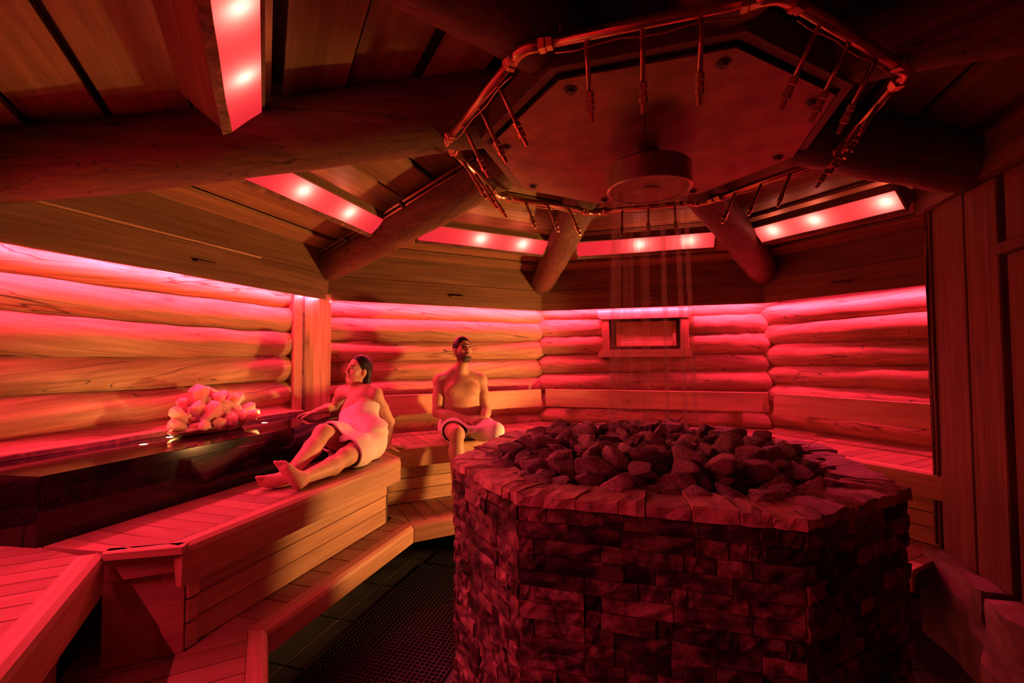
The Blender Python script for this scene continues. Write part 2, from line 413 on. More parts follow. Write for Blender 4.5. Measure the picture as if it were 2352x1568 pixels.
# ---- eaves beams with fascia, vents and LED strips behind them
for wi, w in enumerate('ABCDEFGH'):
    S = SM[w]
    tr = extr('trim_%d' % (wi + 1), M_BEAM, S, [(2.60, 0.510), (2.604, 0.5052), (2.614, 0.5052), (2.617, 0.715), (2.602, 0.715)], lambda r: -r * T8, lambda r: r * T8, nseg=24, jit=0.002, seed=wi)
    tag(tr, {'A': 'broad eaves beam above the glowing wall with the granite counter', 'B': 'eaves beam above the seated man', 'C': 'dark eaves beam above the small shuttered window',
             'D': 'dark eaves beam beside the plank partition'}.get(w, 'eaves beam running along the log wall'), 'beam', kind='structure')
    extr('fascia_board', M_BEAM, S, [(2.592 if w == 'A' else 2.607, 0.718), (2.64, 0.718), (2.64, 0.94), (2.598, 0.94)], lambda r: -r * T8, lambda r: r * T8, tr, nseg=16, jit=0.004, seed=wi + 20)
    extr('soffit_board', M_SHADE, S, [(2.62, 0.58), (2.83, 0.58), (2.83, 0.60), (2.62, 0.60)], lambda r: -r * T8, lambda r: r * T8, tr)
    if w in 'ABCDH': extr('led_strip', M_LED, S, [(2.620, 0.509), (2.632, 0.509), (2.632, 0.515), (2.620, 0.515)], lambda r: -1.07, lambda r: 1.07, tr)
    if w in 'ABCD':
        t0 = dict(A=-0.145, B=0.03, C=-0.02, D=-0.48)[w]
        box('vent_slot', M_DARK, S, (t0, 2.594, 0.605), (t0 + 0.14, 2.612, 0.618), tr, bev=0.001)
        box('vent_lip', M_BEAM, S, (t0, 2.568, 0.596), (t0 + 0.14, 2.60, 0.606), tr, bev=0.001)
        if w == 'A': extr('lit_edge_strip', M_BACK, S, [(2.586, 0.7165), (2.60, 0.7165), (2.60, 0.7175), (2.586, 0.7255)], -1.05, 0.35, tr)  # paler wood imitates the light caught along the beam edge
# glowing end of the strip at the corner above the post
# ---- ceiling with planks
def axis_h(rho): return 0.80 + (2.78 - rho) * 0.168
def ceil_h(r): return axis_h(r / math.cos(math.pi / 8)) + 0.135
cv = []; cf = []
for k in range(8):
    a = YAW + math.radians(k * 45 + 22.5)
    for rr in (2.9, 0.35):
        R = rr / math.cos(math.pi / 8)
        cv.append((C0.x + R * math.sin(a), C0.y + R * math.cos(a), EYE + ceil_h(rr) + 0.075))
    a0 = 2 * k; a1 = 2 * ((k + 1) % 8)
    cf.append((a0, a1, a1 + 1, a0 + 1))
cf.append(tuple(2 * k + 1 for k in range(8)))
ceil = mesh_obj('ceiling', cv, cf, M_SHADE, Matrix(), None, recenter=False)
tag(ceil, 'sloping plank ceiling of the octagonal sauna', 'ceiling', kind='structure')
for wi, w in enumerate('ABCDEFGH'):
    S = SM[w]; rnd = random.Random(wi * 11 + 3)
    r1 = 2.66; k = 0
    while r1 > 0.72:
        wd = rnd.uniform(0.20, 0.30); gap = 0.045 if k % 2 else 0.012; dz = 0.026 if k % 2 else 0.0
        r0 = max(r1 - wd, 0.62)
        extr('ceiling_plank', M_CEIL, S, [(r0, ceil_h(r0) + dz), (r1, ceil_h(r1) + dz), (r1, ceil_h(r1) + dz + 0.025), (r0, ceil_h(r0) + dz + 0.025)], lambda r: -r * T8 + 0.01, lambda r: r * T8 - 0.01, ceil)
        r1 = r0 - gap; k += 1
# ---- window in the back wall
S = SM['C']
win = box('window_1', M_DARK, S, (-0.42, 2.702, 0.06), (0.38, 2.74, 0.43), bev=0.002)
tag(win, 'small wooden shuttered window framed in the back log wall', 'window', kind='structure')
def cham(t0, t1, h0, h1, up):
    c = 0.028
    return [(t0, h0), (t1, h0), (t1, h1 - c), (t1 - c, h1), (t0 + c, h1), (t0, h1 - c)] if up else [(t0, h1), (t1, h1), (t1, h0 + c), (t1 - c, h0), (t0 + c, h0), (t0, h0 + c)]
def flat(name, mat, S, poly, r0, r1, parent):
    n = len(poly); v = [(p[0], r0, p[1]) for p in poly] + [(p[0], r1, p[1]) for p in poly]
    f = [tuple(range(n)), tuple(n + i for i in reversed(range(n)))] + [(i, (i + 1) % n, (i + 1) % n + n, i + n) for i in range(n)]
    return mesh_obj(name, v, f, mat, S, parent)
flat('head_casing', M_BACK, S, cham(-0.486, 0.445, 0.40, 0.492, False), 2.648, 2.72, win)
flat('sill_casing', M_BACK, S, cham(-0.482, 0.442, 0.005, 0.082, True), 2.640, 2.72, win)
box('side_casing', M_POST, S, (-0.445, 2.654, 0.082), (-0.372, 2.73, 0.40), win)
box('side_casing', M_POST, S, (0.335, 2.654, 0.082), (0.408, 2.73, 0.40), win)
for t0, t1, h0, h1 in ((-0.30, -0.26, 0.115, 0.37), (0.255, 0.295, 0.115, 0.37)):
    box('sash_stile', M_POST, S, (t0, 2.684, h0), (t1, 2.705, h1), win)
for h0, h1 in ((0.115, 0.16), (0.325, 0.37)):
    box('sash_rail', M_BACK, S, (-0.26, 2.684, h0), (0.255, 2.705, h1), win)
box('shutter_panel', M_BACK, S, (-0.26, 2.692, 0.16), (0.255, 2.70, 0.325), win)
box('handle', M_STEEL, S, (0.268, 2.655, 0.16), (0.28, 2.672, 0.24), win)
# ---- plank partition at the right with stone plinth
S = SM['E']
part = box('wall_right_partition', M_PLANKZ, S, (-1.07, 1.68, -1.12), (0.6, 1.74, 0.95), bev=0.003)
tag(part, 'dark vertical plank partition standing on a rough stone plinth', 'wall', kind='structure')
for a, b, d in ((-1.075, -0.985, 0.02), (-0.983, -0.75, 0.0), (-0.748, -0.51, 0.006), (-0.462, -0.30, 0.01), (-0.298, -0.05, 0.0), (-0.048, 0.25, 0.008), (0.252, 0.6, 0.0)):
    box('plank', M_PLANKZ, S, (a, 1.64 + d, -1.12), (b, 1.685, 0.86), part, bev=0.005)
box('end_board', M_PLANKZ, S, (-1.10, 1.645, -1.12), (-1.072, 1.80, 0.90), part, bev=0.004)
extr('bark_strip', M_BARK, S @ Matrix.Rotation(math.radians(90), 4, 'Y'), [(1.636, -1.106), (1.66, -1.106), (1.66, -1.09), (1.636, -1.09)], -0.88, 1.10, part, nseg=30, jit=0.012)
extr('header_beam', M_BEAM, S, [(1.60, 0.86), (1.76, 0.86), (1.76, 1.04), (1.60, 1.04)], -1.13, 0.62, part, nseg=20, jit=0.008, seed=4)
box('bracket', M_PLANKZ, S, (-0.455, 1.595, 0.47), (-0.25, 1.645, 0.52), part)
def boulder(name, t0, t1, r0, r1, h0, h1, seed, label):
    bm = bmesh.new(); bmesh.ops.create_cube(bm, size=1); bmesh.ops.subdivide_edges(bm, edges=list(bm.edges), cuts=7, use_grid_fill=True)
    for v in bm.verts:
        u = v.co.copy()
        sph = u.normalized() * 0.62
        u = u.lerp(sph, 0.14)
        p = Vector(((t0 + t1) / 2 + u.x * (t1 - t0), (r0 + r1) / 2 + u.y * (r1 - r0), (h0 + h1) / 2 + u.z * (h1 - h0)))
        p += noise.noise_vector(p * 5 + Vector((seed, 0, 0))) * 0.035 + noise.noise_vector(p * 14 + Vector((seed, 3, 0))) * 0.012
        p.z = max(p.z, -1.6)
        v.co = p
    vv = [v.co.copy() for v in bm.verts]; ff = [[v.index for v in f.verts] for f in bm.faces]; bm.free()
    o = mesh_obj(name, vv, ff, M_PLINTH, S)
    return tag(o, label, 'stone', 'plinth stones under the plank partition')
boulder('plinth_stone', -1.10, -0.53, 1.55, 1.82, -1.62, -1.12, 2, 'large rough plinth stone under the end of the plank partition')
boulder('plinth_stone', -0.52, -0.05, 1.53, 1.82, -1.62, -1.14, 5, 'rough plinth stone under the planks past the dark slot')
boulder('plinth_stone', -0.04, 0.5, 1.55, 1.82, -1.62, -1.13, 9, 'rough plinth stone closest to the doorway')

# ---- corner post between the two left walls
K = KM['A']
post = empty('corner_post', K @ Vector((-0.12, 2.85, -0.44)), 'pale wooden corner post with a strip of bark, behind the woman', 'post')
box('post_plank', M_POST, K, (-0.222, 2.80, -0.437), (0.022, 2.88, 0.56), post, bev=0.006)
box('jamb_board', M_POST, K, (-0.326, 2.742, -0.437), (-0.258, 2.86, 0.56), post, bev=0.004)
extr('bark_strip', M_BARK, K @ Matrix.Rotation(math.radians(-90), 4, 'Y'), [(2.775, 0.222), (2.86, 0.222), (2.86, 0.258), (2.765, 0.258)], -0.437, 0.54, post, nseg=60, jit=0.011, seed=3)
lathe('led_end', M_LED, K @ Matrix.Translation((0.012, 2.79, 0.492)), [(0.0, -0.004), (0.004, 0), (0.0, 0.004)], post, seg=8)

# ================================================================== RAFTERS
RL = dict(A='round log rafter rising from the corner behind the woman with a thin pipe along it', B='round log rafter rising from the corner left of the shuttered window',
          C='cracked round log rafter rising from the corner right of the shuttered window', D='dark log rafter ending above the plank partition',
          H='massive dark log rafter crossing between the two left ceiling lights', G='log rafter over the front left corner', F='log rafter over the front corner beside the doorway', E='log rafter over the right corner')
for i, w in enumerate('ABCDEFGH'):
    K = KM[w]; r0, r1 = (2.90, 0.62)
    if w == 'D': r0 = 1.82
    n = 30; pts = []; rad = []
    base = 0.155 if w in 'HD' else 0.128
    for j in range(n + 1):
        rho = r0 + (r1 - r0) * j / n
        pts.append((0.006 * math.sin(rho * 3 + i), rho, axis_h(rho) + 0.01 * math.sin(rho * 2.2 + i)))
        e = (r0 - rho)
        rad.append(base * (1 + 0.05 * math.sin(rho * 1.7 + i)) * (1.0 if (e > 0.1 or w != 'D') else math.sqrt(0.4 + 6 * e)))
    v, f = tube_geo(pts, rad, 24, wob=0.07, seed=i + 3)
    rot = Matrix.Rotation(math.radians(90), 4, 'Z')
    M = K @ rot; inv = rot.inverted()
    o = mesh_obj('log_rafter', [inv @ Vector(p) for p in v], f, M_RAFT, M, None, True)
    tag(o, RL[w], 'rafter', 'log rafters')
# conduit pipe along the rafter
K = KM['A']
cp = empty('conduit_pipe', K @ Vector((-0.12, 2.6, axis_h(2.6) + 0.05)), 'thin metal pipe clipped along the log rafter behind the woman', 'pipe')
for dx, dz in ((-0.128, 0.035), (-0.150, 0.055)):
    tube('pipe', M_PIPE, K, [(dx, 2.72, axis_h(2.72) + dz), (dx, 0.93, axis_h(0.93) + dz)], 0.010, cp, 10)
for rho in (2.3, 1.6):
    tube('clip', M_DARK, K, [(-0.14, rho - 0.012, axis_h(rho) + 0.045), (-0.14, rho + 0.012, axis_h(rho) + 0.045)], 0.026, cp, 10)

# ================================================================== CEILING LIGHTS
LL = dict(A='red ceiling light box above the woman, bark-edged board below', B='red ceiling light box above the seated man', C='red ceiling light box above the shuttered window',
          D='red ceiling light box beside the plank partition', H='large red ceiling light box with tall wooden side above the left bench',
          E='red ceiling light box over the right wall', F='red ceiling light box by the doorway', G='red ceiling light box over the doorway')
PB0, PI0, PO0 = (1.80, 0.893), (1.688, 0.985), (1.95, 1.012)
FOFF = dict(A=(0.06, 0.0), B=(-0.07, -0.005), C=(-0.09, -0.02), D=(0.08, 0.005), H=(-0.112, 0.03))
def lerp2(a, b, s): return (a[0] + (b[0] - a[0]) * s, a[1] + (b[1] - a[1]) * s)
for i, w in enumerate('ABCDH'):
    S = SM[w]; fo = FOFF[w]
    PB, PI, PO = [(p_[0] + fo[0], p_[1] + fo[1]) for p_ in (PB0, PI0, PO0)]
    hl = PB[0] * T8 - 0.165; hr = 0.31 if w == 'D' else hl
    fx = empty('ceiling_light', S @ Vector((0, PB[0], 0.9)), LL[w], 'ceiling light', 'red light boxes under the sloping ceiling')
    d = 0.016
    extr('side_board', M_BEAM, S, [PB, PO, (PO[0] + d, PO[1]), (PB[0] + d, PB[1] - 0.002)], -hl, hr, fx)
    extr('bark_edge', M_BARK, S, [(PB[0] - 0.006, PB[1] - 0.004), (PB[0] + 0.026, PB[1] - 0.016), (PB[0] + 0.03, PB[1] - 0.002), (PB[0] + 0.004, PB[1] + 0.004)], -hl - 0.01, hr + 0.01, fx, nseg=36, jit=0.008, seed=i + 40)
    extr('top_rail', M_BEAM, S, [PI, (PI[0] - 0.012, PI[1] + 0.004), (PI[0] - 0.012, PI[1] + 0.05), (PI[0], PI[1] + 0.05)], -hl, hr, fx)
    for sg in (-1, 1):
        e0, e1 = (-hl - 0.012, -hl) if sg < 0 else (hr, hr + 0.012)
        extr('end_board', M_BEAM, S, [(PB[0] + 0.01, PB[1] - 0.004), PO, (PI[0] - 0.01, PI[1] + 0.05), (PI[0] - 0.006, PI[1] - 0.004)], e0, e1, fx)
    q0, q1 = lerp2(PB, PI, 0.0), lerp2(PB, PI, 1.0)
    mesh_obj('diffuser', [(-hl + 0.002, q0[0], q0[1]), (hr - 0.002, q0[0], q0[1]), (hr - 0.002, q1[0], q1[1]), (-hl + 0.002, q1[0], q1[1])], [(0, 1, 2, 3)], M_PANEL, S, fx)
    mid = lerp2(PB, PI, 0.55)
    for bt in ({'A': (-0.14, 0.27), 'B': (-0.06, 0.32), 'C': (-0.02, 0.35), 'D': (-0.48, -0.18, 0.24), 'H': (-0.19, 0.17)}[w]):
        lathe('bulb', M_BULB, S @ Matrix.Translation((bt, mid[0] + 0.029, mid[1] + 0.040)), [(0.0, -0.015), (0.010, -0.011), (0.015, 0), (0.010, 0.011), (0, 0.015)], fx, seg=12, smooth=True)

# ================================================================== BENCHES
ZS, ZP = -0.69, -1.15
TH = 0.026
def nose_prof(r, z, ht, depth=0.075):
    return [(r, z - 0.03), (r + 0.006, z - 0.012), (r + 0.022, z), (r + depth, z), (r + depth, z - 0.03), (r + 0.045, z - 0.036), (r + 0.030, z - ht), (r + 0.004, z - ht)]
def ridge(prof): return prof
BL = dict(A='deep wooden bench with slatted top the woman reclines on, before the granite counter', B='wooden slatted bench the man sits on', C='wooden slatted bench below the shuttered window',
          D='wooden slatted bench ending at the plank partition', H='wooden slatted bench with rounded nosing running toward the doorway on the left')
PL = dict(A='low slatted step along the foot of the bench with the reclining woman', B='low slatted step at the feet of the seated man', C='low slatted step behind the stone stove',
          D='low slatted step ending at the rough plinth stone', H='low slatted step under the left bench toward the doorway')
FR = dict(A=1.61, B=1.92, C=1.92, D=1.92, H=2.05)
T0 = dict(A=-0.952, B=None, C=None, D=None, H=-1.3); T1 = dict(A=0.60, B=None, C=None, D=0.425, H=0.535)
for w in 'ABCDH':
    S = SM[w]; fr = FR[w]; rz = fr + 0.11
    b = empty('sauna_bench', S @ Vector((0, fr + 0.3, -1.6)), BL[w], 'bench', 'slatted sauna benches')
    fm = lambda r, w=w: (T0[w] if T0[w] is not None else -r * T8)
    fp = lambda r, w=w: (T1[w] if T1[w] is not None else r * T8)
    if w == 'A':
        region = [(-1.07, 1.838), (-0.952, fr + 0.068), (0.628, fr + 0.072), (0.795, 1.92), (0.872, 2.108), (-1.10, 2.108)]
        sw = 0.0925
    elif w == 'H':
        region = [(-1.3, fr + 0.072), (0.54, fr + 0.072), (0.72, 2.285), (1.05, 2.66), (-1.3, 2.66)]; sw = 0.0925
    else:
        r0, r1 = fr + 0.072, 2.66
        a0, a1 = (T0[w] if T0[w] else -r0 * T8), (T1[w] if T1[w] else r0 * T8)
        region = [(a0, r0), (a1, r0), (T1[w] if T1[w] else r1 * T8, r1), (-r1 * T8, r1)]; sw = 0.0925
        if w == 'B': region = [(-0.79, r0), (a1, r0), (r1 * T8, r1), (-r1 * T8, r1)]
    k = -16
    while k < 16:
        t = k * sw
        poly = clip(clip(region, 1, 0, t + sw - 0.005), -1, 0, -t)
        if len(poly) >= 3 and abs(max(p[0] for p in poly) - min(p[0] for p in poly)) > 0.006:
            prism('slat', M_BENCH_Y, S, poly, ZS - TH, ZS, b)
        k += 1
    extr('nosing', M_BENCH_X, S, nose_prof(fr, ZS, 0.15), fm if w != 'B' else (lambda r: -0.80), fp, b)
    hs = (ZS - 0.155, -0.952, -1.046, ZP)
    for j in range(3):
        extr('riser_board', M_BENCH_X, S, [(rz + 0.006 * j, hs[j + 1] + 0.006), (rz + 0.006 * j, hs[j] - 0.004), (rz + 0.024, hs[j]), (rz + 0.024, hs[j + 1] + 0.006)],
             (lambda r: -0.85) if w == 'A' else ((lambda r: -0.86) if w == 'B' else fm), (lambda r: 0.60) if w == 'A' else fp, b)
    extr('inner_frame', M_SHADE, S, [(rz + 0.03, ZP - 0.03), (rz + 0.05, ZP - 0.03), (rz + 0.05, ZS - TH), (rz + 0.03, ZS - TH)], (lambda r: -0.84) if w == 'A' else fm, (lambda r: 0.66) if w == 'A' else fp, b)
    if w == 'A':
        # end panels: the bench stands further into the room than its neighbours
        def panel(name, p, q, h0, h1, th, mat=M_BENCH_X, off=0.0):
            p, q = Vector(p), Vector(q); d = (q - p).normalized(); nrm = Vector((-d.y, d.x)) * off
            m2 = S @ Matrix.Translation((p.x + nrm.x, p.y + nrm.y, 0)) @ Matrix.Rotation(math.atan2(d.y, d.x), 4, 'Z')
            return box(name, mat, m2, (0, -th / 2, h0), ((q - p).length, th / 2, h1), b, bev=0.003)
        A0, A1 = (-0.90, 1.70), (-1.045, 1.86)
        prism('corner_filler', M_BENCH_X, S, [(-1.07, 1.842), (-0.955, 1.63), (-0.80, 1.63), (-0.80, 1.76), (-1.0, 1.90)], ZS - 0.024, ZS - 0.002, b)
        panel('end_cap', (-0.935, 1.615), (-1.065, 1.84), ZS - 0.03, ZS, 0.05)
        panel('end_panel', (-0.845, 1.73), (-1.03, 1.90), ZP, ZS - 0.03, 0.018)
        panel('end_board', (-0.885, 1.70), (-1.035, 1.88), ZS - 0.125, ZS - 0.034, 0.022, off=0.012)
        panel('end_stile', (-0.85, 1.725), (-0.905, 1.775), ZP, ZS - 0.03, 0.03)
        for j in range(3):
            panel('end_riser', (-0.80, 1.722 + 0.004 * j), (-0.85, 1.722 + 0.004 * j), hs[j + 1] + 0.006, hs[j] - 0.004, 0.03)
        panel('end_block', (-0.86, 1.66), (-0.92, 1.66), ZS - 0.115, ZS - 0.034, 0.03)
        panel('far_cap', (0.618, 1.64), (0.80, 1.915), ZS - 0.15, ZS, 0.03)
        for j in range(3):
            panel('far_riser', (0.60, 1.735), (0.72, 1.96), hs[j + 1] + 0.006, hs[j] - 0.004, 0.02)
    # the lower step
    s_ = empty('bench_step', S @ Vector((0, 1.6, -1.6)), PL[w], 'step', 'low slatted bench steps')
    g = 1.525
    e0 = -1.3 if w == 'H' else None; e1 = 0.42 if w == 'D' else None
    sf0 = lambda r: (e0 if e0 is not None else -r * T8 + 0.004); sf1 = lambda r: (e1 if e1 is not None else r * T8 - 0.004)
    extr('nosing', M_BENCH_X, S, nose_prof(g, ZP, 0.115), sf0, sf1, s_)
    r0, r1 = g + 0.076, rz + 0.03
    region = [(sf0(r0), r0), (sf1(r0), r0), (sf1(r1), r1), (sf0(r1), r1)]
    sw = 0.155 if w == 'A' else 0.11
    for k in range(-12, 12):
        t = k * sw + 0.03
        poly = clip(clip(region, 1, 0, t + sw - 0.006), -1, 0, -t)
        if len(poly) >= 3 and max(p[0] for p in poly) - min(p[0] for p in poly) > 0.006:
            prism('slat', M_BENCH_Y, S, poly, ZP - TH, ZP, s_)
    extr('shade_base_panel', M_DARK, S, [(rz + 0.30, -1.6), (rz + 0.32, -1.6), (rz + 0.32, ZP - 0.03), (rz + 0.30, ZP - 0.03)], lambda r: -r * T8, (lambda r: 0.42) if w == 'D' else (lambda r: r * T8), s_)  # support panel, near-black colour stands in for the shade under the step
    b['category'] = 'bench'
# backrests
def backrest(w, t0, t1, label):
    S = SM[w]
    bk = empty('backrest', S @ Vector(((t0 + t1) / 2, 2.51, -0.69)), label, 'backrest', 'bench backrest boards')
    extr('board', M_BACK, S, [(2.495, -0.505), (2.505, -0.332), (2.512, -0.328), (2.53, -0.328), (2.522, -0.505)], t0, t1, bk)
    for t in (t0 + 0.15, (t0 + t1) / 2, t1 - 0.15):
        box('bracket', M_BENCH_X, S, (t - 0.03, 2.525, -0.50), (t + 0.03, 2.66, -0.36), bk)
backrest('B', -0.80, 1.005, 'long pale backrest board behind the seated man')
backrest('C', -1.02, 1.07, 'long red-lit backrest board below the shuttered window')
backrest('D', -0.945, 0.80, 'red-lit backrest board running up to the plank partition')

# ================================================================== GRANITE COUNTER AND CRYSTAL
S = SM['A']; ZG = -0.43
gc = empty('granite_counter', S @ Vector((0, 2.4, -1.6)), 'polished black granite counter along the left log wall', 'counter')
def gpoly(r0, r1): return [(-1.12, r0), (0.875, r0), (r1 * T8 - 0.02, r1), (-r1 * T8 - 0.1, r1)]
prism('slab', M_GRAN, S, gpoly(2.108, 2.665), ZG - 0.05, ZG, gc)
prism('front', M_GRAN, S, gpoly(2.111, 2.665), ZS - 0.02, ZG - 0.0505, gc)
lg = empty('wall_ledge', S @ Vector((0, 2.66, ZG)), 'thin live-edged wooden ledge at the back of the granite counter', 'ledge')
extr('plank', M_BACK, S, [(2.58, ZG), (2.668, ZG), (2.668, ZG + 0.028), (2.59, ZG + 0.028)], -1.12, 0.78, lg, nseg=40, jit=0.005)
extr('bark_edge', M_BARK, S, [(2.572, ZG), (2.58, ZG), (2.586, ZG + 0.024), (2.578, ZG + 0.022)], -1.12, 0.78, lg, nseg=60, jit=0.006, seed=8)
ULAB = ['recessed warm uplight in the granite counter left of the crystal', 'recessed warm uplight in the granite counter between crystal and woman', 'recessed warm uplight half hidden by the crystal']
for i, (t, r) in enumerate(((-0.545, 2.41), (0.26, 2.45), (-0.345, 2.50))):
    M = S @ Matrix.Translation((t, r, ZG))
    u = empty('recessed_uplight', M.translation, ULAB[i], 'uplight', 'uplights set in the granite counter')
    lathe('rim', M_STEEL, M, [(0.016, 0.0), (0.016, 0.002), (0.022, 0.002), (0.023, 0.0)], u, 20)
    lathe('lens', M_SPOTLENS, M, [(0.0, 0.0015), (0.016, 0.0015), (0.016, 0.0005), (0, 0.0005)], u, 20)
    ld = bpy.data.lights.new('uplight', 'SPOT'); ld.energy = UPLIGHT_WATT * (0.35 if i == 2 else 1.0) * 12; ld.color = WARM; ld.spot_size = math.radians(150); ld.spot_blend = 0.6; ld.shadow_soft_size = 0.015
    lo = bpy.data.objects.new('uplight_glow', ld)
    link(lo, M @ Matrix.Translation((0, 0, 0.006)) @ Matrix.Rotation(math.pi, 4, 'X') , u)
# crystal cluster
S_ = S; S = S @ Matrix.Translation((-0.03, -0.02, 0))
qc = empty('quartz_cluster', S @ Vector((-0.10, 2.48, ZG)), 'glowing rose quartz crystal cluster standing on the black granite counter', 'crystal')
def lump(name, mat, c, rad, seed, parent, amp=0.25):
    bm = bmesh.new(); bmesh.ops.create_icosphere(bm, subdivisions=4, radius=1)
    for v in bm.verts:
        n = v.co.normalized()
        k = 1 + amp * noise.noise(n * 2.2 + Vector((seed, 0, 0))) + amp * 0.5 * noise.noise(n * 6 + Vector((0, seed, 0)))
        p = Vector((n.x * rad[0], n.y * rad[1], n.z * rad[2])) * k + Vector(c)
        p.z = max(p.z, ZG)
        v.co = p
    vv = [v.co.copy() for v in bm.verts]; ff = [[v.index for v in f.verts] for f in bm.faces]; bm.free()
    return mesh_obj(name, vv, ff, mat, S, parent)
lump('matrix', M_QBASE, (-0.10, 2.485, ZG + 0.035), (0.235, 0.10, 0.055), 3, qc)
lump('quartz_body', M_QUARTZ, (-0.085, 2.50, ZG + 0.11), (0.20, 0.085, 0.095), 6, qc, 0.3)
def crystal(base, d, ln, r, seed, sq=1.0):
    d = Vector(d).normalized(); base = Vector(base)
    s = d.cross(Vector((0.2, 0.1, 1))).normalized(); u = s.cross(d)
    rng = random.Random(seed); v = []; k = 6
    tipoff = s * rng.uniform(-0.3, 0.3) * r + u * rng.uniform(-0.3, 0.3) * r
    for e, rr in ((-0.3 * ln, r * 0.95), (ln * 0.76, r * 1.12)):
        for i in range(k):
            a = 2 * math.pi * (i + 0.3) / k
            v.append(base + d * (e + (rng.uniform(-0.06, 0.06) * ln if e > 0 else 0)) + (s * math.cos(a) + u * math.sin(a) * sq) * rr * (1 + 0.12 * math.cos(3 * a + seed)))
    v.append(base + d * ln + tipoff)
    f = [tuple(range(k))] + [(i, (i + 1) % k, (i + 1) % k + k, i + k) for i in range(k)] + [(k + i, k + (i + 1) % k, 2 * k) for i in range(k)]
    mesh_obj('crystal_point', v, f, M_QUARTZ, S, qc)
z = ZG
for i, (b_, d_, ln, r) in enumerate([
        ((-0.16, 2.50, z + .16), (-.12, 0, 1), .13, .048), ((-0.10, 2.52, z + .17), (.25, 0, 1), .10, .045), ((-0.02, 2.51, z + .15), (.2, -.1, 1), .095, .045),
        ((-0.20, 2.46, z + .11), (-.25, -.35, .8), .10, .032), ((-0.175, 2.42, z + .10), (.35, -.5, .8), .105, .034), ((0.06, 2.50, z + .14), (.8, -.1, .7), .11, .028),
        ((0.12, 2.50, z + .09), (1, -.1, .4), .12, .030), ((0.17, 2.50, z + .06), (1, 0, .25), .11, .026), ((-0.28, 2.47, z + .09), (-.8, -.1, .8), .11, .030),
        ((-0.30, 2.46, z + .06), (-1, -.2, .35), .08, .030), ((-0.05, 2.42, z + .06), (.3, -1, .1), .07, .038), ((0.03, 2.42, z + .07), (.5, -.9, .3), .07, .036),
        ((-0.12, 2.41, z + .055), (-.3, -1, .05), .05, .034), ((0.0, 2.46, z + .16), (.5, -.4, .8), .075, .032), ((-0.08, 2.46, z + .17), (0, -.4, 1), .07, .034),
        ((-0.24, 2.50, z + .15), (-.4, .1, 1), .07, .030), ((0.10, 2.45, z + .06), (.7, -.7, .15), .09, .032), ((-0.20, 2.42, z + .05), (-.5, -.9, .2), .06, .03)]):
    crystal(b_, d_, ln, r, i + 5)

S = S_
# ================================================================== STOVE
def spoly(ap, hs_, dd):  # near/far half side hs_, apothem ap, side x dd
    return [(-hs_, -ap), (hs_, -ap), (dd, -ap + (dd - hs_)), (dd, ap - (dd - hs_)), (hs_, ap), (-hs_, ap), (-dd, ap - (dd - hs_)), (-dd, -ap + (dd - hs_))]
ZT = -0.43
st = empty('stone_stove', CM @ Vector((0, 0, -1.6)), 'large octagonal sauna stove clad in split stone in the middle of the room', 'stove')
SO = spoly(0.80, 0.405, 0.808)
def inset(poly, d):
    out = []; n = len(poly)
    for i in range(n):
        p0, p1, p2 = Vector(poly[i - 1]), Vector(poly[i]), Vector(poly[(i + 1) % n])
        d1 = (p1 - p0).normalized(); d2 = (p2 - p1).normalized()
        n1 = Vector((-d1.y, d1.x)); n2 = Vector((-d2.y, d2.x)); bis = (n1 + n2).normalized()
        q = p1 + bis * (d / max(0.2, bis.dot(n1))); out.append((q.x, q.y))
    return out
core = inset(SO, 0.035)
prism('core', M_CORE, CM, core, -1.6, ZT - 0.07, st)
def brick_geo(L_, H_, depth, rng, nx=4, nz=2):
    """front at -y (towards outside), x along the face"""
    v = []; f = []
    b = rng.uniform(0.0, 0.013)
    for k in range(nz + 1):
        for i in range(nx + 1):
            ed = (i in (0, nx)) or (k in (0, nz))
            v.append((L_ * i / nx, -(b + (rng.uniform(-0.005, 0.009) if not ed else rng.uniform(-0.006, 0.003))), H_ * k / nz))
    m = len(v)
    for k in range(nz):
        for i in range(nx):
            a = k * (nx + 1) + i; f.append((a, a + 1, a + nx + 2, a + nx + 1))
    idx = [0, nx, nz * (nx + 1) + nx, nz * (nx + 1)]
    for i in idx: v.append((v[i][0], depth, v[i][2]))
    bott = list(range(nx + 1)); f.append(tuple(bott[::-1] + [m, m + 1]))
    topi = [nz * (nx + 1) + i for i in range(nx + 1)]; f.append(tuple(topi + [m + 2, m + 3]))
    lf = [k * (nx + 1) for k in range(nz + 1)]; f.append(tuple(lf + [m + 3, m]))
    rt = [k * (nx + 1) + nx for k in range(nz + 1)]; f.append(tuple(rt[::-1] + [m + 1, m + 2]))
    f.append((m, m + 3, m + 2, m + 1))
    return v, f
ROWH = 0.0505; rng = random.Random(21)
stuffv, stufff = [], []
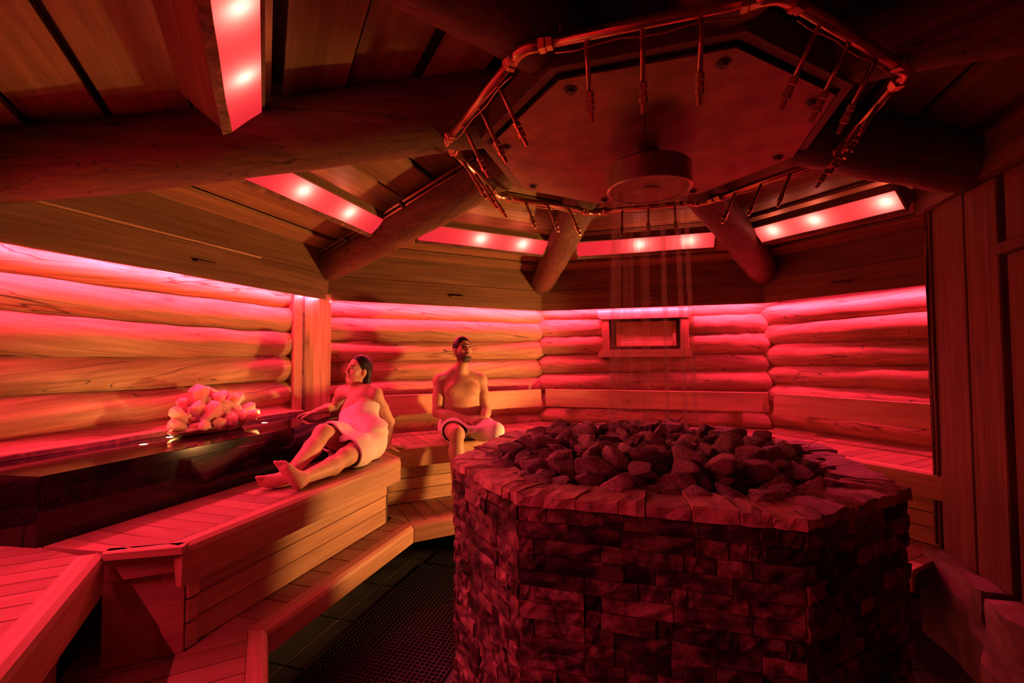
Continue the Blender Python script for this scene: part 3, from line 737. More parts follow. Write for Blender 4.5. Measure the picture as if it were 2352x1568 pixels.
for s in range(8):
    p, q = Vector(SO[s]), Vector(SO[(s + 1) % 8]); d = (q - p); ln = d.length; d.normalize()
    ang = math.atan2(d.y, d.x)
    F = CM @ Matrix.Translation((p.x, p.y, 0)) @ Matrix.Rotation(ang, 4, 'Z')
    maxrow = {0: 12, 1: 14, 7: 20}.get(s, 0)
    for row in range(23):
        h1 = ZT - 0.045 - row * ROWH; h0 = max(h1 - ROWH + 0.0025, -1.6)
        x = 0.0
        while x < ln - 0.004:
            L_ = rng.choice([0.05, 0.09, 0.12, 0.16, 0.21, 0.24])
            if ln - x - L_ < 0.04: L_ = ln - x
            L_ = min(L_, ln - x)
            v, f = brick_geo(L_ - 0.0025, h1 - h0, 0.036, rng)
            if row < maxrow:
                mesh_obj('brick', [Vector(a) + Vector((x, 0, h0)) for a in v], f, M_BRICK, F, st)
            else:
                o0 = len(stuffv); stuffv += [F @ (Vector(a) + Vector((x, 0, h0))) for a in v]; stufff += [tuple(i + o0 for i in g) for g in f]
            x += L_
o = mesh_obj('brick_cladding', stuffv, stufff, M_BRICK, Matrix(), st); o['kind'] = 'stuff'
# cap stones on the rim
SI = [(p[0], p[1] - 0.045) for p in inset(SO, 0.165)]; SOO = inset(SO, -0.016)
for s in range(8):
    a0, a1 = Vector(SOO[s]), Vector(SOO[(s + 1) % 8]); b0, b1 = Vector(SI[s]), Vector(SI[(s + 1) % 8])
    ln = (a1 - a0).length; cuts = [0.0]
    while cuts[-1] < 0.999:
        nx = cuts[-1] + rng.choice([0.065, 0.08, 0.09, 0.10, 0.115, 0.13]) / ln
        cuts.append(1.0 if nx > 0.93 else nx)
    for i in range(len(cuts) - 1):
        u0, u1 = cuts[i] + 0.002 / ln, cuts[i + 1] - 0.002 / ln
        nx_, ny_ = 3, 3; v = []; f = []; zt = ZT + rng.uniform(-0.006, 0.005)
        for lay in (0, 1):
            for yy in range(ny_ + 1):
                for xx in range(nx_ + 1):
                    u = u0 + (u1 - u0) * xx / nx_; w_ = yy / ny_
                    P = (a0.lerp(a1, u)).lerp(b0.lerp(b1, u), w_)
                    if yy == 0: P += (P.normalized()) * rng.uniform(-0.010, 0.006)
                    if yy == ny_: P += (P.normalized()) * rng.uniform(-0.012, 0.012)
                    zz = (zt + rng.uniform(-0.006, 0.006) - (0.008 if yy == 0 else 0)) if lay else ZT - 0.043
                    v.append((P.x, P.y, zz))
        m = (nx_ + 1) * (ny_ + 1)
        for yy in range(ny_):
            for xx in range(nx_):
                a = yy * (nx_ + 1) + xx; f.append((m + a, m + a + 1, m + a + nx_ + 2, m + a + nx_ + 1))
        ring = [xx for xx in range(nx_ + 1)] + [(yy) * (nx_ + 1) + nx_ for yy in range(1, ny_ + 1)] + [ny_ * (nx_ + 1) + xx for xx in range(nx_ - 1, -1, -1)] + [yy * (nx_ + 1) for yy in range(ny_ - 1, 0, -1)]
        f.append(tuple(reversed(ring)))
        for j in range(len(ring)):
            g0, g1 = ring[j], ring[(j + 1) % len(ring)]; f.append((g0, g1, g1 + m, g0 + m))
        mesh_obj('cap_stone', v, f, M_CAP, CM, st)
prism('stone_tray', M_CORE, CM, inset(SO, 0.11), ZT - 0.10, ZT - 0.055, st)
# loose sauna stones
def rock_mesh(seed, mat):
    rg = random.Random(seed); bm = bmesh.new()
    sx, sy, sz = 1.0, rg.uniform(0.58, 0.85), rg.uniform(0.32, 0.55)
    for i in range(15):
        p = Vector((rg.gauss(0, 1), rg.gauss(0, 1), rg.gauss(0, 1))).normalized() * rg.uniform(0.82, 1.08)
        bm.verts.new((p.x * sx, p.y * sy, p.z * sz))
    bmesh.ops.convex_hull(bm, input=list(bm.verts))
    loose = [v for v in bm.verts if not v.link_faces]
    if loose: bmesh.ops.delete(bm, geom=loose, context='VERTS')
    bmesh.ops.bevel(bm, geom=list(bm.edges), offset=0.05, segments=1, affect='EDGES')
    me = bpy.data.meshes.new('sauna_stone'); bm.to_mesh(me); bm.free(); me.materials.append(mat); return me
ROCKS = [rock_mesh(i + 100, M_ROCK) for i in range(9)]; WET = [rock_mesh(i + 200, M_ROCKWET) for i in range(6)]
rg = random.Random(5); placed = []
inner = [Vector((p[0], p[1] - 0.045)) for p in inset(SO, 0.145)]
def inside(x, y, poly):
    n = len(poly)
    return all((poly[(i + 1) % n].x - poly[i].x) * (y - poly[i].y) - (poly[(i + 1) % n].y - poly[i].y) * (x - poly[i].x) > 0 for i in range(n))
cnt = 0
for layer, (gap, zoff) in enumerate(((0.083, -0.015), (0.100, 0.030))):
    tries = 0; here = []
    while tries < 4000 and cnt < 290:
        tries += 1
        x, y = rg.uniform(-0.7, 0.7), rg.uniform(-0.74, 0.66)
        if not inside(x, y, inner): continue
        if layer and math.hypot(x, y) > 0.58: continue
        if any((x - a) ** 2 + (y - b) ** 2 < gap * gap for a, b in here): continue
        here.append((x, y)); d = math.hypot(x, y)
        sc = rg.uniform(0.052, 0.098)
        wet = math.hypot(x - 0.05, y - 0.1) < 0.36 and rg.random() < 0.75
        me = rg.choice(WET if wet else ROCKS)
        M = CM @ Matrix.Translation((x, y, ZT + zoff + 0.035 * (1 - d / 0.7) + rg.uniform(-0.01, 0.012))) @ Matrix.Rotation(rg.uniform(0, 6.28), 4, 'Z') @ Matrix.Rotation(rg.gauss(0, 0.45), 4, 'X') @ Matrix.Rotation(rg.gauss(0, 0.3), 4, 'Y') @ Matrix.Scale(sc, 4)
        o = data_obj('sauna_stone', me, M)
        sz = 'small' if sc < 0.07 else ('medium-sized' if sc < 0.088 else 'large')
        where = 'lying against the stone rim of the stove' if d > 0.54 else ('on top of the heap in the stove' if layer else 'low in the heap in the stove')
        lab = '%s %s angular stone %s' % (sz, 'wet glistening' if wet else 'dry dull', where)
        tag(o, lab, 'stone', lab.replace(' angular stone', ' stones').replace('lying ', ''))
        cnt += 1

# ================================================================== HOOD, SPRAY RING, SHOWER
def octo(ap, M0=CM, rot=22.5): return [(ap / math.cos(math.pi / 8) * math.cos(math.radians(rot + 45 * k)), ap / math.cos(math.pi / 8) * math.sin(math.radians(rot + 45 * k))) for k in range(8)]
hood = empty('stove_hood', CM @ Vector((0, 0, 0.975)), 'octagonal copper hood plate hanging above the stove', 'hood')
OP = octo(0.685)
for sg in (-1, 1):
    half = clip(OP, -sg, 0, -0.0015)
    prism('copper_plate', M_COPPER, CM, half, 0.975, 0.985, hood)
OF0, OF1 = octo(0.70), octo(0.735)
for k in range(8):
    j = (k + 1) % 8
    v = []
    for zz in (0.992, 1.10):
        v += [(*OF0[k], zz), (*OF0[j], zz), (*OF1[j], zz), (*OF1[k], zz)]
    mesh_obj('frame_board', v, [(0, 1, 2, 3), (7, 6, 5, 4), (0, 4, 5, 1), (1, 5, 6, 2), (2, 6, 7, 3), (3, 7, 4, 0)], M_FRAME, CM, hood)
    a = math.radians(22.5 + 45 * k); R = 0.63 / math.cos(math.pi / 8) * 0.98
    lathe('bolt', M_DARK, CM @ Matrix.Translation((R * math.cos(a), R * math.sin(a), 0.972)), [(0, -0.012), (0.014, -0.012), (0.016, -0.002), (0.026, 0.0), (0.026, 0.004), (0, 0.004)], hood, 10)
prism('duct_box', M_SHADE, CM, octo(0.64), 0.99, 1.42, hood)
sh = empty('shower_head', CM @ Vector((0.01, 0.0, 0.785)), 'round steel rain shower drum under the copper hood plate', 'shower')
SHM = CM @ Matrix.Translation((0.01, 0, 0))
lathe('drum', M_STEEL, SHM, [(0.0, 0.90), (0.185, 0.90), (0.195, 0.89), (0.195, 0.79), (0.19, 0.785), (0.183, 0.785), (0.183, 0.792), (0, 0.792)], sh, 64)
lathe('face_plate', M_COPPER, SHM, [(0.0, 0.788), (0.175, 0.788), (0.18, 0.7925)], sh, 48)
lathe('center_ring', M_COPPER, SHM, [(0.0, 0.781), (0.055, 0.781), (0.07, 0.7875), (0, 0.7875)], sh, 32)
lathe('stem', M_DARK, SHM, [(0.0, 0.90), (0.05, 0.90), (0.05, 0.976), (0, 0.976)], sh, 24)
wt = empty('falling_water', SHM @ Vector((0, 0, -0.40)), 'faint falling water streams from the shower drum onto the stones', 'water')
for k in range(13):
    a = 2 * math.pi * k / 13 + 0.2; R = 0.165
    x, y = R * math.cos(a), R * math.sin(a)
    tube('water_stream', M_WATER, SHM, [(x, y, 0.786), (x * 1.05, y * 1.05, 0.4), (x * 1.12, y * 1.12, 0.0), (x * 1.2, y * 1.2, -0.37)], [0.011, 0.011, 0.010, 0.008], wt, 8)
# spray ring
rp = empty('spray_pipe_ring', CM @ Vector((0, 0, 0.985)), 'octagonal copper spray pipe ring with hanging nozzles around the hood', 'pipe ring')
OR = octo(0.875); RH = 0.985; RB = 0.018
for k in range(8):
    p, q = Vector((*OR[k], RH)), Vector((*OR[(k + 1) % 8], RH)); d = (q - p).normalized(); ln = (q - p).length
    tube('pipe', M_PIPE, CM, [p + d * 0.06, q - d * 0.06], RB, rp, 14)
    pv = Vector((*OR[k - 1], RH)); d0 = (p - pv).normalized()
    el = [p - d0 * 0.06, p - d0 * 0.03, p - d0 * 0.012 + d * 0.004, p + d * 0.012 - d0 * 0.004, p + d * 0.03, p + d * 0.06]
    tube('elbow', M_PIPE, CM, el, [0.023, 0.0225, 0.0225, 0.0225, 0.0225, 0.023], rp, 14)
    for c_, dd in ((p + d * 0.075, d), (p - d0 * 0.075, d0)):
        tube('union_nut', M_PIPE, CM, [c_ - dd * 0.022, c_ - dd * 0.004, c_ + dd * 0.002, c_ + dd * 0.02], [0.028, 0.028, 0.024, 0.024], rp, 6, smooth=False)
    mid = (p + q) / 2; inw = Vector((-mid.x, -mid.y, 0)).normalized()
    nd = (inw * 0.52 + Vector((0, 0, -0.855))).normalized()
    for u in (-0.165, 0.0, 0.165):
        b_ = mid + d * u
        nz = tube('nozzle_pipe', M_PIPE, CM, [b_, b_ + nd * 0.17], 0.0080, rp, 8)
        for e0, e1, r_ in ((0.155, 0.172, 0.0130), (0.176, 0.192, 0.0118), (0.195, 0.212, 0.0138), (0.214, 0.245, 0.0078)):
            tube('nozzle_fitting', M_PIPE, CM, [b_ + nd * e0, b_ + nd * e1], [r_, r_], nz, 6, smooth=False)
    tube('hanger_rod', M_DARK, CM, [p + d * 0.12 + Vector((0, 0, 0.01)), p + d * 0.12 + Vector((0, 0, 0.22))], 0.005, rp, 6)
    wv = [p + d * (0.1 + (ln - 0.2) * i / 8) + Vector((0, 0, -0.03 - 0.006 * math.sin(i * 1.7))) + inw * 0.012 for i in range(9)]
    tube('wire', M_PIPE, CM, wv, 0.0028, rp, 5)

# ================================================================== FLOOR MATS
MATA = SM['A'] @ Matrix.Translation((0, 0, -1.6))
def mat_grid(t0, t1, r0, r1, label):
    v, f = [], []
    def bar(a, b):
        o0 = len(v)
        for zz in (0.002, 0.016):
            v.extend([(a[0], a[1], zz), (b[0], a[1], zz), (b[0], b[1], zz), (a[0], b[1], zz)])
        for g in ((3, 2, 1, 0), (4, 5, 6, 7), (0, 1, 5, 4), (1, 2, 6, 5), (2, 3, 7, 6), (3, 0, 4, 7)): f.append(tuple(i + o0 for i in g))
    c = 0.027; w_ = 0.006
    nt_ = int((t1 - t0) / c); nr = int((r1 - r0) / c)
    for i in range(nt_ + 1): bar((t0 + i * c, r0), (t0 + i * c + w_, r0 + nr * c + w_))
    for j in range(nr + 1): bar((t0, r0 + j * c), (t0 + nt_ * c + w_, r0 + j * c + w_))
    o = mesh_obj('floor_mat', v, f, M_MAT, MATA)
    tag(o, label, 'mat', 'black rubber grid mats')
mat_grid(-0.9, 1.02, 0.95, 1.66, 'black rubber grid mat on the floor beside the bench with the woman')
mat_grid(1.04, 1.6, 0.55, 1.64, 'black rubber grid mat on the floor before the step of the seated man')

# ================================================================== WARM LAMP behind the stove
LP = Vector(LAMP_POS)
lp = empty('lamp', LP + Vector((0, 0, -0.31)), 'small warm lamp standing on the low step behind the stove', 'lamp')
dirv = Vector((-math.cos(math.radians(4)), math.sin(math.radians(4)), math.tan(math.radians(17))))
LMX = Matrix.Translation(LP) @ dirv.to_track_quat('-Z', 'Y').to_matrix().to_4x4()
lathe('lamp_housing', M_DARK, LMX, [(0.0, 0.10), (0.045, 0.10), (0.075, 0.0), (0.073, 0.0), (0.043, 0.09), (0, 0.09)], lp, 24)
lathe('lens', M_WARMLENS, LMX, [(0.0, 0.02), (0.066, 0.02)], lp, 24)
tube('stand', M_DARK, Matrix(), [LP + Vector((0, 0, -0.305)), LP + Vector((0, 0, -0.05))], 0.012, lp, 10)
lathe('foot', M_DARK, Matrix.Translation(LP + Vector((0, 0, -0.31))), [(0, 0.012), (0.06, 0.01), (0.065, 0.0), (0, 0)], lp, 24)
ld = bpy.data.lights.new('warm_beam', 'SPOT'); ld.energy = FLASH_WATT; ld.color = WARM; ld.spot_size = math.radians(88); ld.spot_blend = 0.35; ld.shadow_soft_size = 0.085
link(bpy.data.objects.new('warm_beam', ld), LMX @ Matrix.Translation((0, 0, -0.01)), lp)
#PEOPLE
# ================================================================== PEOPLE (distance-field bodies, one continuous skin each)
def smin(a, b, k):
    if k <= 0: return np.minimum(a, b)
    h = np.clip(0.5 + 0.5 * (b - a) / k, 0, 1)
    return b * (1 - h) + a * h - k * h * (1 - h)
class Field:
    def __init__(self, lo, hi, res):
        self.lo = np.array(lo, float); self.res = res
        self.n = [int(math.ceil((b - a) / res)) + 1 for a, b in zip(lo, hi)]
        self.D = np.full(self.n, 0.2, np.float32)
    def sub(self, lo, hi):
        i0 = [max(0, int((a - l) / self.res) - 1) for a, l in zip(lo, self.lo)]
        i1 = [min(n, int((b - l) / self.res) + 2) for b, l, n in zip(hi, self.lo, self.n)]
        if any(a >= b for a, b in zip(i0, i1)): return None
        sl = tuple(slice(a, b) for a, b in zip(i0, i1))
        ax = [(self.lo[k] + self.res * np.arange(i0[k], i1[k])).astype(np.float32) for k in range(3)]
        return sl, np.meshgrid(*ax, indexing='ij', sparse=True)
    def cap(self, a, b, ra, rb=None, k=0.02, op='add', inf=0.0):
        rb = ra if rb is None else rb; ra += inf; rb += inf
        a, b = np.array(a, float), np.array(b, float); m = max(ra, rb) + 0.07
        s = self.sub(np.minimum(a, b) - m, np.maximum(a, b) + m)
        if s is None: return
        sl, (X, Y, Z) = s; d = b - a; l2 = max(1e-9, d @ d)
        h = np.clip(((X - a[0]) * d[0] + (Y - a[1]) * d[1] + (Z - a[2]) * d[2]) / l2, 0, 1)
        e = np.sqrt((X - a[0] - h * d[0]) ** 2 + (Y - a[1] - h * d[1]) ** 2 + (Z - a[2] - h * d[2]) ** 2) - (ra + (rb - ra) * h)
        self.comb(sl, e, k, op)
    def ell(self, c, r, F=None, k=0.02, op='add', inf=0.0):
        c = np.array(c, float); r = np.array(r, float) + inf; m = r.max() + 0.07
        F = np.eye(3) if F is None else F
        s = self.sub(c - m, c + m)
        if s is None: return
        sl, (X, Y, Z) = s; x, y, z = X - c[0], Y - c[1], Z - c[2]
        p = [F[i][0] * x + F[i][1] * y + F[i][2] * z for i in range(3)]
        k0 = np.sqrt(sum((p[i] / r[i]) ** 2 for i in range(3))); k1 = np.sqrt(sum((p[i] / r[i] ** 2) ** 2 for i in range(3))) + 1e-6
        self.comb(sl, k0 * (k0 - 1) / k1, k, op)
    def comb(self, sl, e, k, op):
        if op == 'add': self.D[sl] = smin(self.D[sl], e, k)
        else: self.D[sl] = -smin(-self.D[sl], e, k)
    def grid(self):
        return np.meshgrid(*[(self.lo[k] + self.res * np.arange(self.n[k])).astype(np.float32) for k in range(3)], indexing='ij', sparse=True)
    def plane(self, nrm, c, k=0.0):      # keep nrm.p <= c
        X, Y, Z = self.grid(); e = nrm[0] * X + nrm[1] * Y + nrm[2] * Z - c
        self.D = np.maximum(self.D, e) if k == 0 else -smin(-self.D, -e, k)
    def mesh(self):
        D = self.D; n = D.shape; ins = D < 0
        acc = np.zeros((n[0] - 1, n[1] - 1, n[2] - 1, 3), np.float32); cnt = np.zeros(acc.shape[:3], np.float32)
        quads = []
        s0 = lambda ax, a, b: tuple(slice(a, b) if i == ax else slice(None) for i in range(3))
        for ax in range(3):
            A = D[s0(ax, 0, -1)]; B = D[s0(ax, 1, None)]
            cr = (A < 0) != (B < 0); idx = np.argwhere(cr)
            if not len(idx): continue
            va, vb = A[cr], B[cr]; t = va / (va - vb)
            pos = idx.astype(np.float32); pos[:, ax] += t
            o1, o2 = [i for i in range(3) if i != ax]
            cells = []
            ok = np.ones(len(idx), bool)
            for d1, d2 in ((-1, -1), (0, -1), (0, 0), (-1, 0)):
                c = idx.copy(); c[:, o1] += d1; c[:, o2] += d2
                ok &= np.all((c >= 0) & (c < np.array(acc.shape[:3])), axis=1); cells.append(c)
            for c in cells:
                cc = c[ok]; np.add.at(acc, (cc[:, 0], cc[:, 1], cc[:, 2]), pos[ok]); np.add.at(cnt, (cc[:, 0], cc[:, 1], cc[:, 2]), 1)
            q = np.stack([np.ravel_multi_index(c[ok].T, acc.shape[:3]) for c in cells], 1)
            flip = (va[ok] < 0) if ax != 1 else (va[ok] >= 0)
            q[~flip] = q[~flip][:, ::-1]
            quads.append(q)
        q = np.concatenate(quads); used, inv = np.unique(q, return_inverse=True)
        P = (acc.reshape(-1, 3)[used] / cnt.reshape(-1)[used][:, None]) * self.res + self.lo
        return P, inv.reshape(q.shape)
def np_obj(name, P, Q, mat, base, parent=None, tint=None):
    me = bpy.data.meshes.new(name)
    base = np.array(base)
    me.from_pydata((P - base).tolist(), [], Q.tolist())
    me.polygons.foreach_set('use_smooth', [True] * len(me.polygons)); me.materials.append(mat)
    if tint is not None:
        a = me.color_attributes.new('tint', 'FLOAT_COLOR', 'POINT')
        a.data.foreach_set('color', np.concatenate([tint, np.ones((len(tint), 1))], 1).astype(np.float32).ravel())
    o = bpy.data.objects.new(name, me)
    md = o.modifiers.new('smooth', 'SMOOTH'); md.factor = 0.5; md.iterations = 2
    return link(o, Matrix.Translation(base), parent)
def nrm(v): v = np.array(v, float); return v / np.linalg.norm(v)
def headframe(fwd, up=(0, 0, 1)):
    f = nrm(fwd); s = nrm(np.cross(f, up)) * -1; u = np.cross(s, f) * -1
    if u[2] < 0: u = -u
    return np.array([s, f, u])          # rows: side, forward, up
def head(F, c, R, sc, neck, bite=1.0):
    L_ = lambda p: np.array(c) + R.T @ (np.array(p) * sc)
    F.ell(L_((0, -.012, .035)), np.array((.073, .092, .082)) * sc, R, .02)
    F.ell(L_((0, .030, -.030)), np.array((.058, .060, .082)) * sc, R, .03)
    F.ell(L_((0, .045, -.088)), np.array((.040, .036, .030)) * sc, R, .03)
    for s in (-1, 1):
        F.cap(L_((s * .058, -.005, -.04)), L_((s * .022, .055, -.095)), .018 * sc, .020 * sc, .02)
        F.ell(L_((s * .036, .062, -.022)), np.array((.022, .022, .020)) * sc, R, .015)
        F.ell(L_((s * .031, .096, .010)), np.array((.018, .012, .010)) * sc, R, .010, 'sub')
        F.ell(L_((s * .031, .080, .008)), np.array((.013, .010, .010)) * sc, R, .003)
        F.cap(L_((s * .012, .090, .026)), L_((s * .046, .076, .027)), .0075 * sc, .006 * sc, .010)
        F.ell(L_((s * .075, -.008, -.008)), np.array((.009, .020, .032)) * sc, R, .006)
    F.cap(L_((0, .090, .014)), L_((0, .108, -.028)), .007 * sc, .0115 * sc, .010)
    F.ell(L_((0, .099, -.034)), np.array((.017, .010, .008)) * sc, R, .008)
    F.ell(L_((0, .090, -.056)), np.array((.022, .010, .006)) * sc, R, .005)
    F.ell(L_((0, .088, -.067)), np.array((.019, .010, .0065)) * sc, R, .005)
    F.cap(L_((0, -.012, -.06)), neck, .050 * sc, .054 * sc, .03)
    return L_
def hand(F, wrist, d, palm_n, sgn, curl=0.25, spread=0.10, sc=1.0):
    """d: pointing direction, palm_n: direction out of the back of the hand, sgn: +1 thumb on cross side"""
    d = nrm(d); n = np.array(palm_n, float); n = nrm(n - d * (n @ d)); s = np.cross(d, n) * sgn
    w = np.array(wrist, float)
    for o in (-.024, -.008, .008, .024):
        F.cap(w + d * .012 * sc + s * o * .7 * sc, w + d * .082 * sc + s * o * 1.05 * sc, .0135 * sc, .0115 * sc, .012)
    for i, (o, ln) in enumerate(((.029, .066), (.010, .075), (-.010, .070), (-.028, .054))):
        p = w + d * .082 * sc + s * o * sc; a = spread * (o / .02) * .5; c = curl * (1 + .12 * i)
        dd = d * math.cos(a) + s * math.sin(a); th = 0.0
        for seg, fr in enumerate((.45, .32, .23)):
            th += c * (1.0, 1.3, 0.8)[seg]
            v = dd * math.cos(th) - n * math.sin(th); q = p + v * ln * fr * sc
            F.cap(p, q, (.0092 - .0008 * seg) * sc, (.0084 - .0010 * seg) * sc, .003); p = q
    p = w + d * .022 * sc + s * .026 * sc
    for v, ln, r in ((d * .55 + s * .75 - n * .25, .042, .0115), (d * .85 + s * .30 - n * .35, .032, .0098), (d * .97 - n * .25, .024, .0085)):
        v = nrm(v); q = p + v * ln * sc; F.cap(p, q, r * sc, (r - .001) * sc, .006); p = q
def foot(F, ankle, heel, toe, sole_n, sgn, sc=1.0):
    """sole_n points out of the sole"""
    a, h, t = (np.array(x, float) for x in (ankle, heel, toe)); d = nrm(t - h); n = nrm(np.array(sole_n) - d * (np.array(sole_n) @ d)); s = np.cross(d, n) * sgn
    F.cap(h, h + d * .07 * sc, .030 * sc, .030 * sc, .02); F.cap(a, h + d * .03, .034 * sc, .030 * sc, .025)
    F.cap(a, t - d * .05 - n * .006, .033 * sc, .020 * sc, .03)
    F.cap(h + d * .05, t - d * .045 + s * .018, .026 * sc, .021 * sc, .02); F.cap(h + d * .05, t - d * .05 - s * .018, .026 * sc, .019 * sc, .02)
    for i, (o, ln, r) in enumerate(((.030, .052, .0125), (.012, .046, .009), (-.003, .042, .0085), (-.017, .036, .008), (-.029, .029, .0075))):
        b = t - d * .05 + s * o * sc; F.cap(b, b + d * ln * 1.15 * sc, r * sc, r * .85 * sc, .002)
def tint_base(P, skin): return np.tile(np.array(skin, float), (len(P), 1))
def blob(T, P, c, r, col, amt=1.0):
    d = np.linalg.norm((P - np.array(c)), axis=1) / r; w = (np.clip(1.35 - d, 0, 1) ** 1.0 * amt).clip(0, 1)[:, None]
    T[:] = T * (1 - w) + np.array(col) * w
def face_tint(T, P, c, R, sc, beard=None, lip=(.40, .15, .12)):
    q = ((P - np.array(c)) @ R.T) / sc
    def m(cc, rr, col, amt=1.0):
        d = np.sqrt((((q - np.array(cc)) / np.array(rr)) ** 2).sum(1)); w = (np.clip(1.5 - d, 0, 0.5) * 2 * amt)[:, None]
        T[:] = T * (1 - w) + np.array(col) * w
    if beard is not None:
        for s in (-1, 1):
            m((s * .052, .02, -.068), (.026, .05, .030), beard, .9)
        m((0, .07, -.098), (.045, .05, .024), beard, .95); m((0, .098, -.047), (.030, .02, .007), beard, .85); m((0, .09, -.080), (.016, .02, .008), beard, .8)
    m((0, .098, -.061), (.020, .015, .008), lip, .7)
    for s in (-1, 1):
        m((s * .031, .088, .028), (.020, .02, .005), (.03, .018, .012), .95)
        m((s * .031, .090, .009), (.015, .014, .006), (.10, .06, .05), .9)
        m((s * .031, .092, .0085), (.005, .012, .005), (.02, .012, .01), .95)
SKIN_M, SKIN_W = (.50, .31, .20), (.56, .35, .24)
RES = 0.0048
# ---------------------------------------------------------------- the man
mf = np.array((.30, -.954, 0)); ms = np.array((.954, .30, 0)); M0 = np.array((-.45, 4.04, EYE - .69))
def mm(a, b, c): return M0 + ms * a + mf * b + np.array((0, 0, c))
RB = np.array([ms, mf, (0, 0, 1)])
F = Field(mm(0, 0, 0) - np.array((.50, .78, .55)), mm(0, 0, 0) + np.array((.55, .30, .95)), RES)
F.ell(mm(0, 0, .11), (.165, .125, .115), RB, .03)
F.ell(mm(0, .025, .26), (.148, .112, .13), RB, .06)
F.ell(mm(0, .012, .40), (.162, .115, .15), RB, .06)
F.cap(mm(-.12, -.01, .495), mm(.12, -.01, .495), .062, .062, .05)
for s in (-1, 1):
    F.ell(mm(s * .072, .088, .415), (.078, .040, .058), RB, .035)
    F.cap(mm(s * .125, -.015, .525), mm(s * .03, -.012, .600), .040, .038, .04)
    F.cap(mm(s * .09, .02, .30), mm(s * .10, .03, .20), .07, .08, .05)
hc = mm(.012, .045, .758); hR = headframe(np.array((.48, -.84, .24)))
HL = head(F, hc, hR, .97, mm(0, -.005, .53))
for s in (-1, 1):      # arms: s=-1 his right
    sh_, el_, wr_ = mm(s * .180, -.005, .492), mm(s * (.214), .075 if s < 0 else .07, .235), (mm(-.005, .245, .195) if s < 0 else mm(.150, .255, .20))
    F.ell(sh_, (.060, .062, .066), RB, .03)
    F.cap(sh_, (sh_ + el_) / 2, .050, .049, .02); F.cap((sh_ + el_) / 2, el_, .049, .040, .015)
    F.cap(el_, el_ * .6 + wr_ * .4, .041, .043, .012); F.cap(el_ * .6 + wr_ * .4, wr_, .043, .027, .012)
    tgt = mm(.085, .325, .165)
    if s < 0: hand(F, wr_, tgt - wr_, (-.1, -.35, .9), 1, curl=.55, spread=.05)
    else: hand(F, wr_, tgt + np.array((-.02, -.01, -.012)) - wr_, (.55, -.7, .5), -1, curl=.70, spread=.05)
for hip, kn, an in ((mm(-.085, .02, .10), mm(-.115, .43, .105), mm(-.11, .42, -.33)), (mm(.085, .02, .10), mm(.20, .40, .105), mm(.21, .40, -.33))):
    F.cap(hip, hip * .45 + kn * .55, .090, .076, .03); F.cap(hip * .45 + kn * .55, kn, .076, .060, .02)
    F.ell(kn + mf * .012, (.056, .055, .060), RB, .02)
    mid = kn * .68 + an * .32 - mf * .012
    F.cap(kn, mid, .053, .058, .02); F.cap(mid, an, .058, .034, .02)
    foot(F, an, an + np.array((0, 0, -.09)) - mf * .03, an + np.array((0, 0, -.10)) + mf * .19, (0, 0, -1), 1)
P, Q = F.mesh(); T = tint_base(P, SKIN_M)
face_tint(T, P, hc, hR, .97, beard=(.045, .026, .018))
for s in (-1, 1): blob(T, P, mm(s * .092, .12, .395), .014, (.22, .10, .07), .8)
q = (P - mm(0, .11, .43)) @ RB.T; w = np.clip(1 - np.sqrt((q[:, 0] / .10) ** 2 + (q[:, 1] / .05) ** 2 + (q[:, 2] / .11) ** 2), 0, 1)[:, None]
w = w * np.array([[0.65 + 0.7 * noise.noise(Vector(p) * 90)] for p in P]).clip(0, 1); T = T * (1 - w * .55) + np.array((.10, .06, .04)) * w * .55
man = np_obj('person', P, Q, M_SKIN, mm(0, 0, 0), None, T)
tag(man, 'bearded man in a white waist towel sitting upright with clasped hands', 'person')
F = Field(hc - .16, hc + .16, .0045)
L_ = lambda p: hc + hR.T @ (np.array(p) * .97)
F.ell(L_((0, -.016, .042)), np.array((.080, .099, .090)) * .97, hR, .01)
F.ell(L_((0, .085, -.035)), (.080, .075, .102), hR, .01, 'sub')
F.ell(L_((0, -.01, -.105)), (.11, .15, .085), hR, .01, 'sub')
for s in (-1, 1): F.ell(L_((s * .08, .0, -.03)), (.03, .028, .045), hR, .006, 'sub')
np_obj('hair', *F.mesh(), M_HAIR, mm(0, 0, 0), man)
def towel_shell(F, thick=0.011):
    F.D = np.maximum(F.D, -(F.D + thick))
F = Field(mm(0, 0, 0) - np.array((.42, .62, .02)), mm(0, 0, 0) + np.array((.55, .25, .32)), RES)
F.ell(mm(0, 0, .11), (.165, .125, .115), RB, .03, inf=.016); F.ell(mm(0, .025, .24), (.150, .115, .12), RB, .06, inf=.008)
for hip, kn in ((mm(-.085, .02, .10), mm(-.115, .43, .105)), (mm(.085, .02, .10), mm(.20, .40, .105))):
    F.cap(hip, hip * .45 + kn * .55, .090, .076, .05, inf=.016); F.cap(hip * .45 + kn * .55, kn, .076, .060, .05, inf=.018)
for b_ in (.08, .16, .24, .32, .38): F.cap(mm(-.10, b_, .155 - .09 * b_), mm(.10 + .2 * b_, b_, .155 - .09 * b_), .022, .022, .05)
towel_shell(F)
F.plane((0, 0, 1), EYE - .69 + .205 ); pn = mf - ms * .62; F.plane((pn[0], pn[1], 0), float((M0 + mf * .375) @ pn)); F.plane((0, 0, -1), -(EYE - .69 + .003))
np_obj('towel', *F.mesh(), M_TOWEL, mm(0, 0, 0), man)
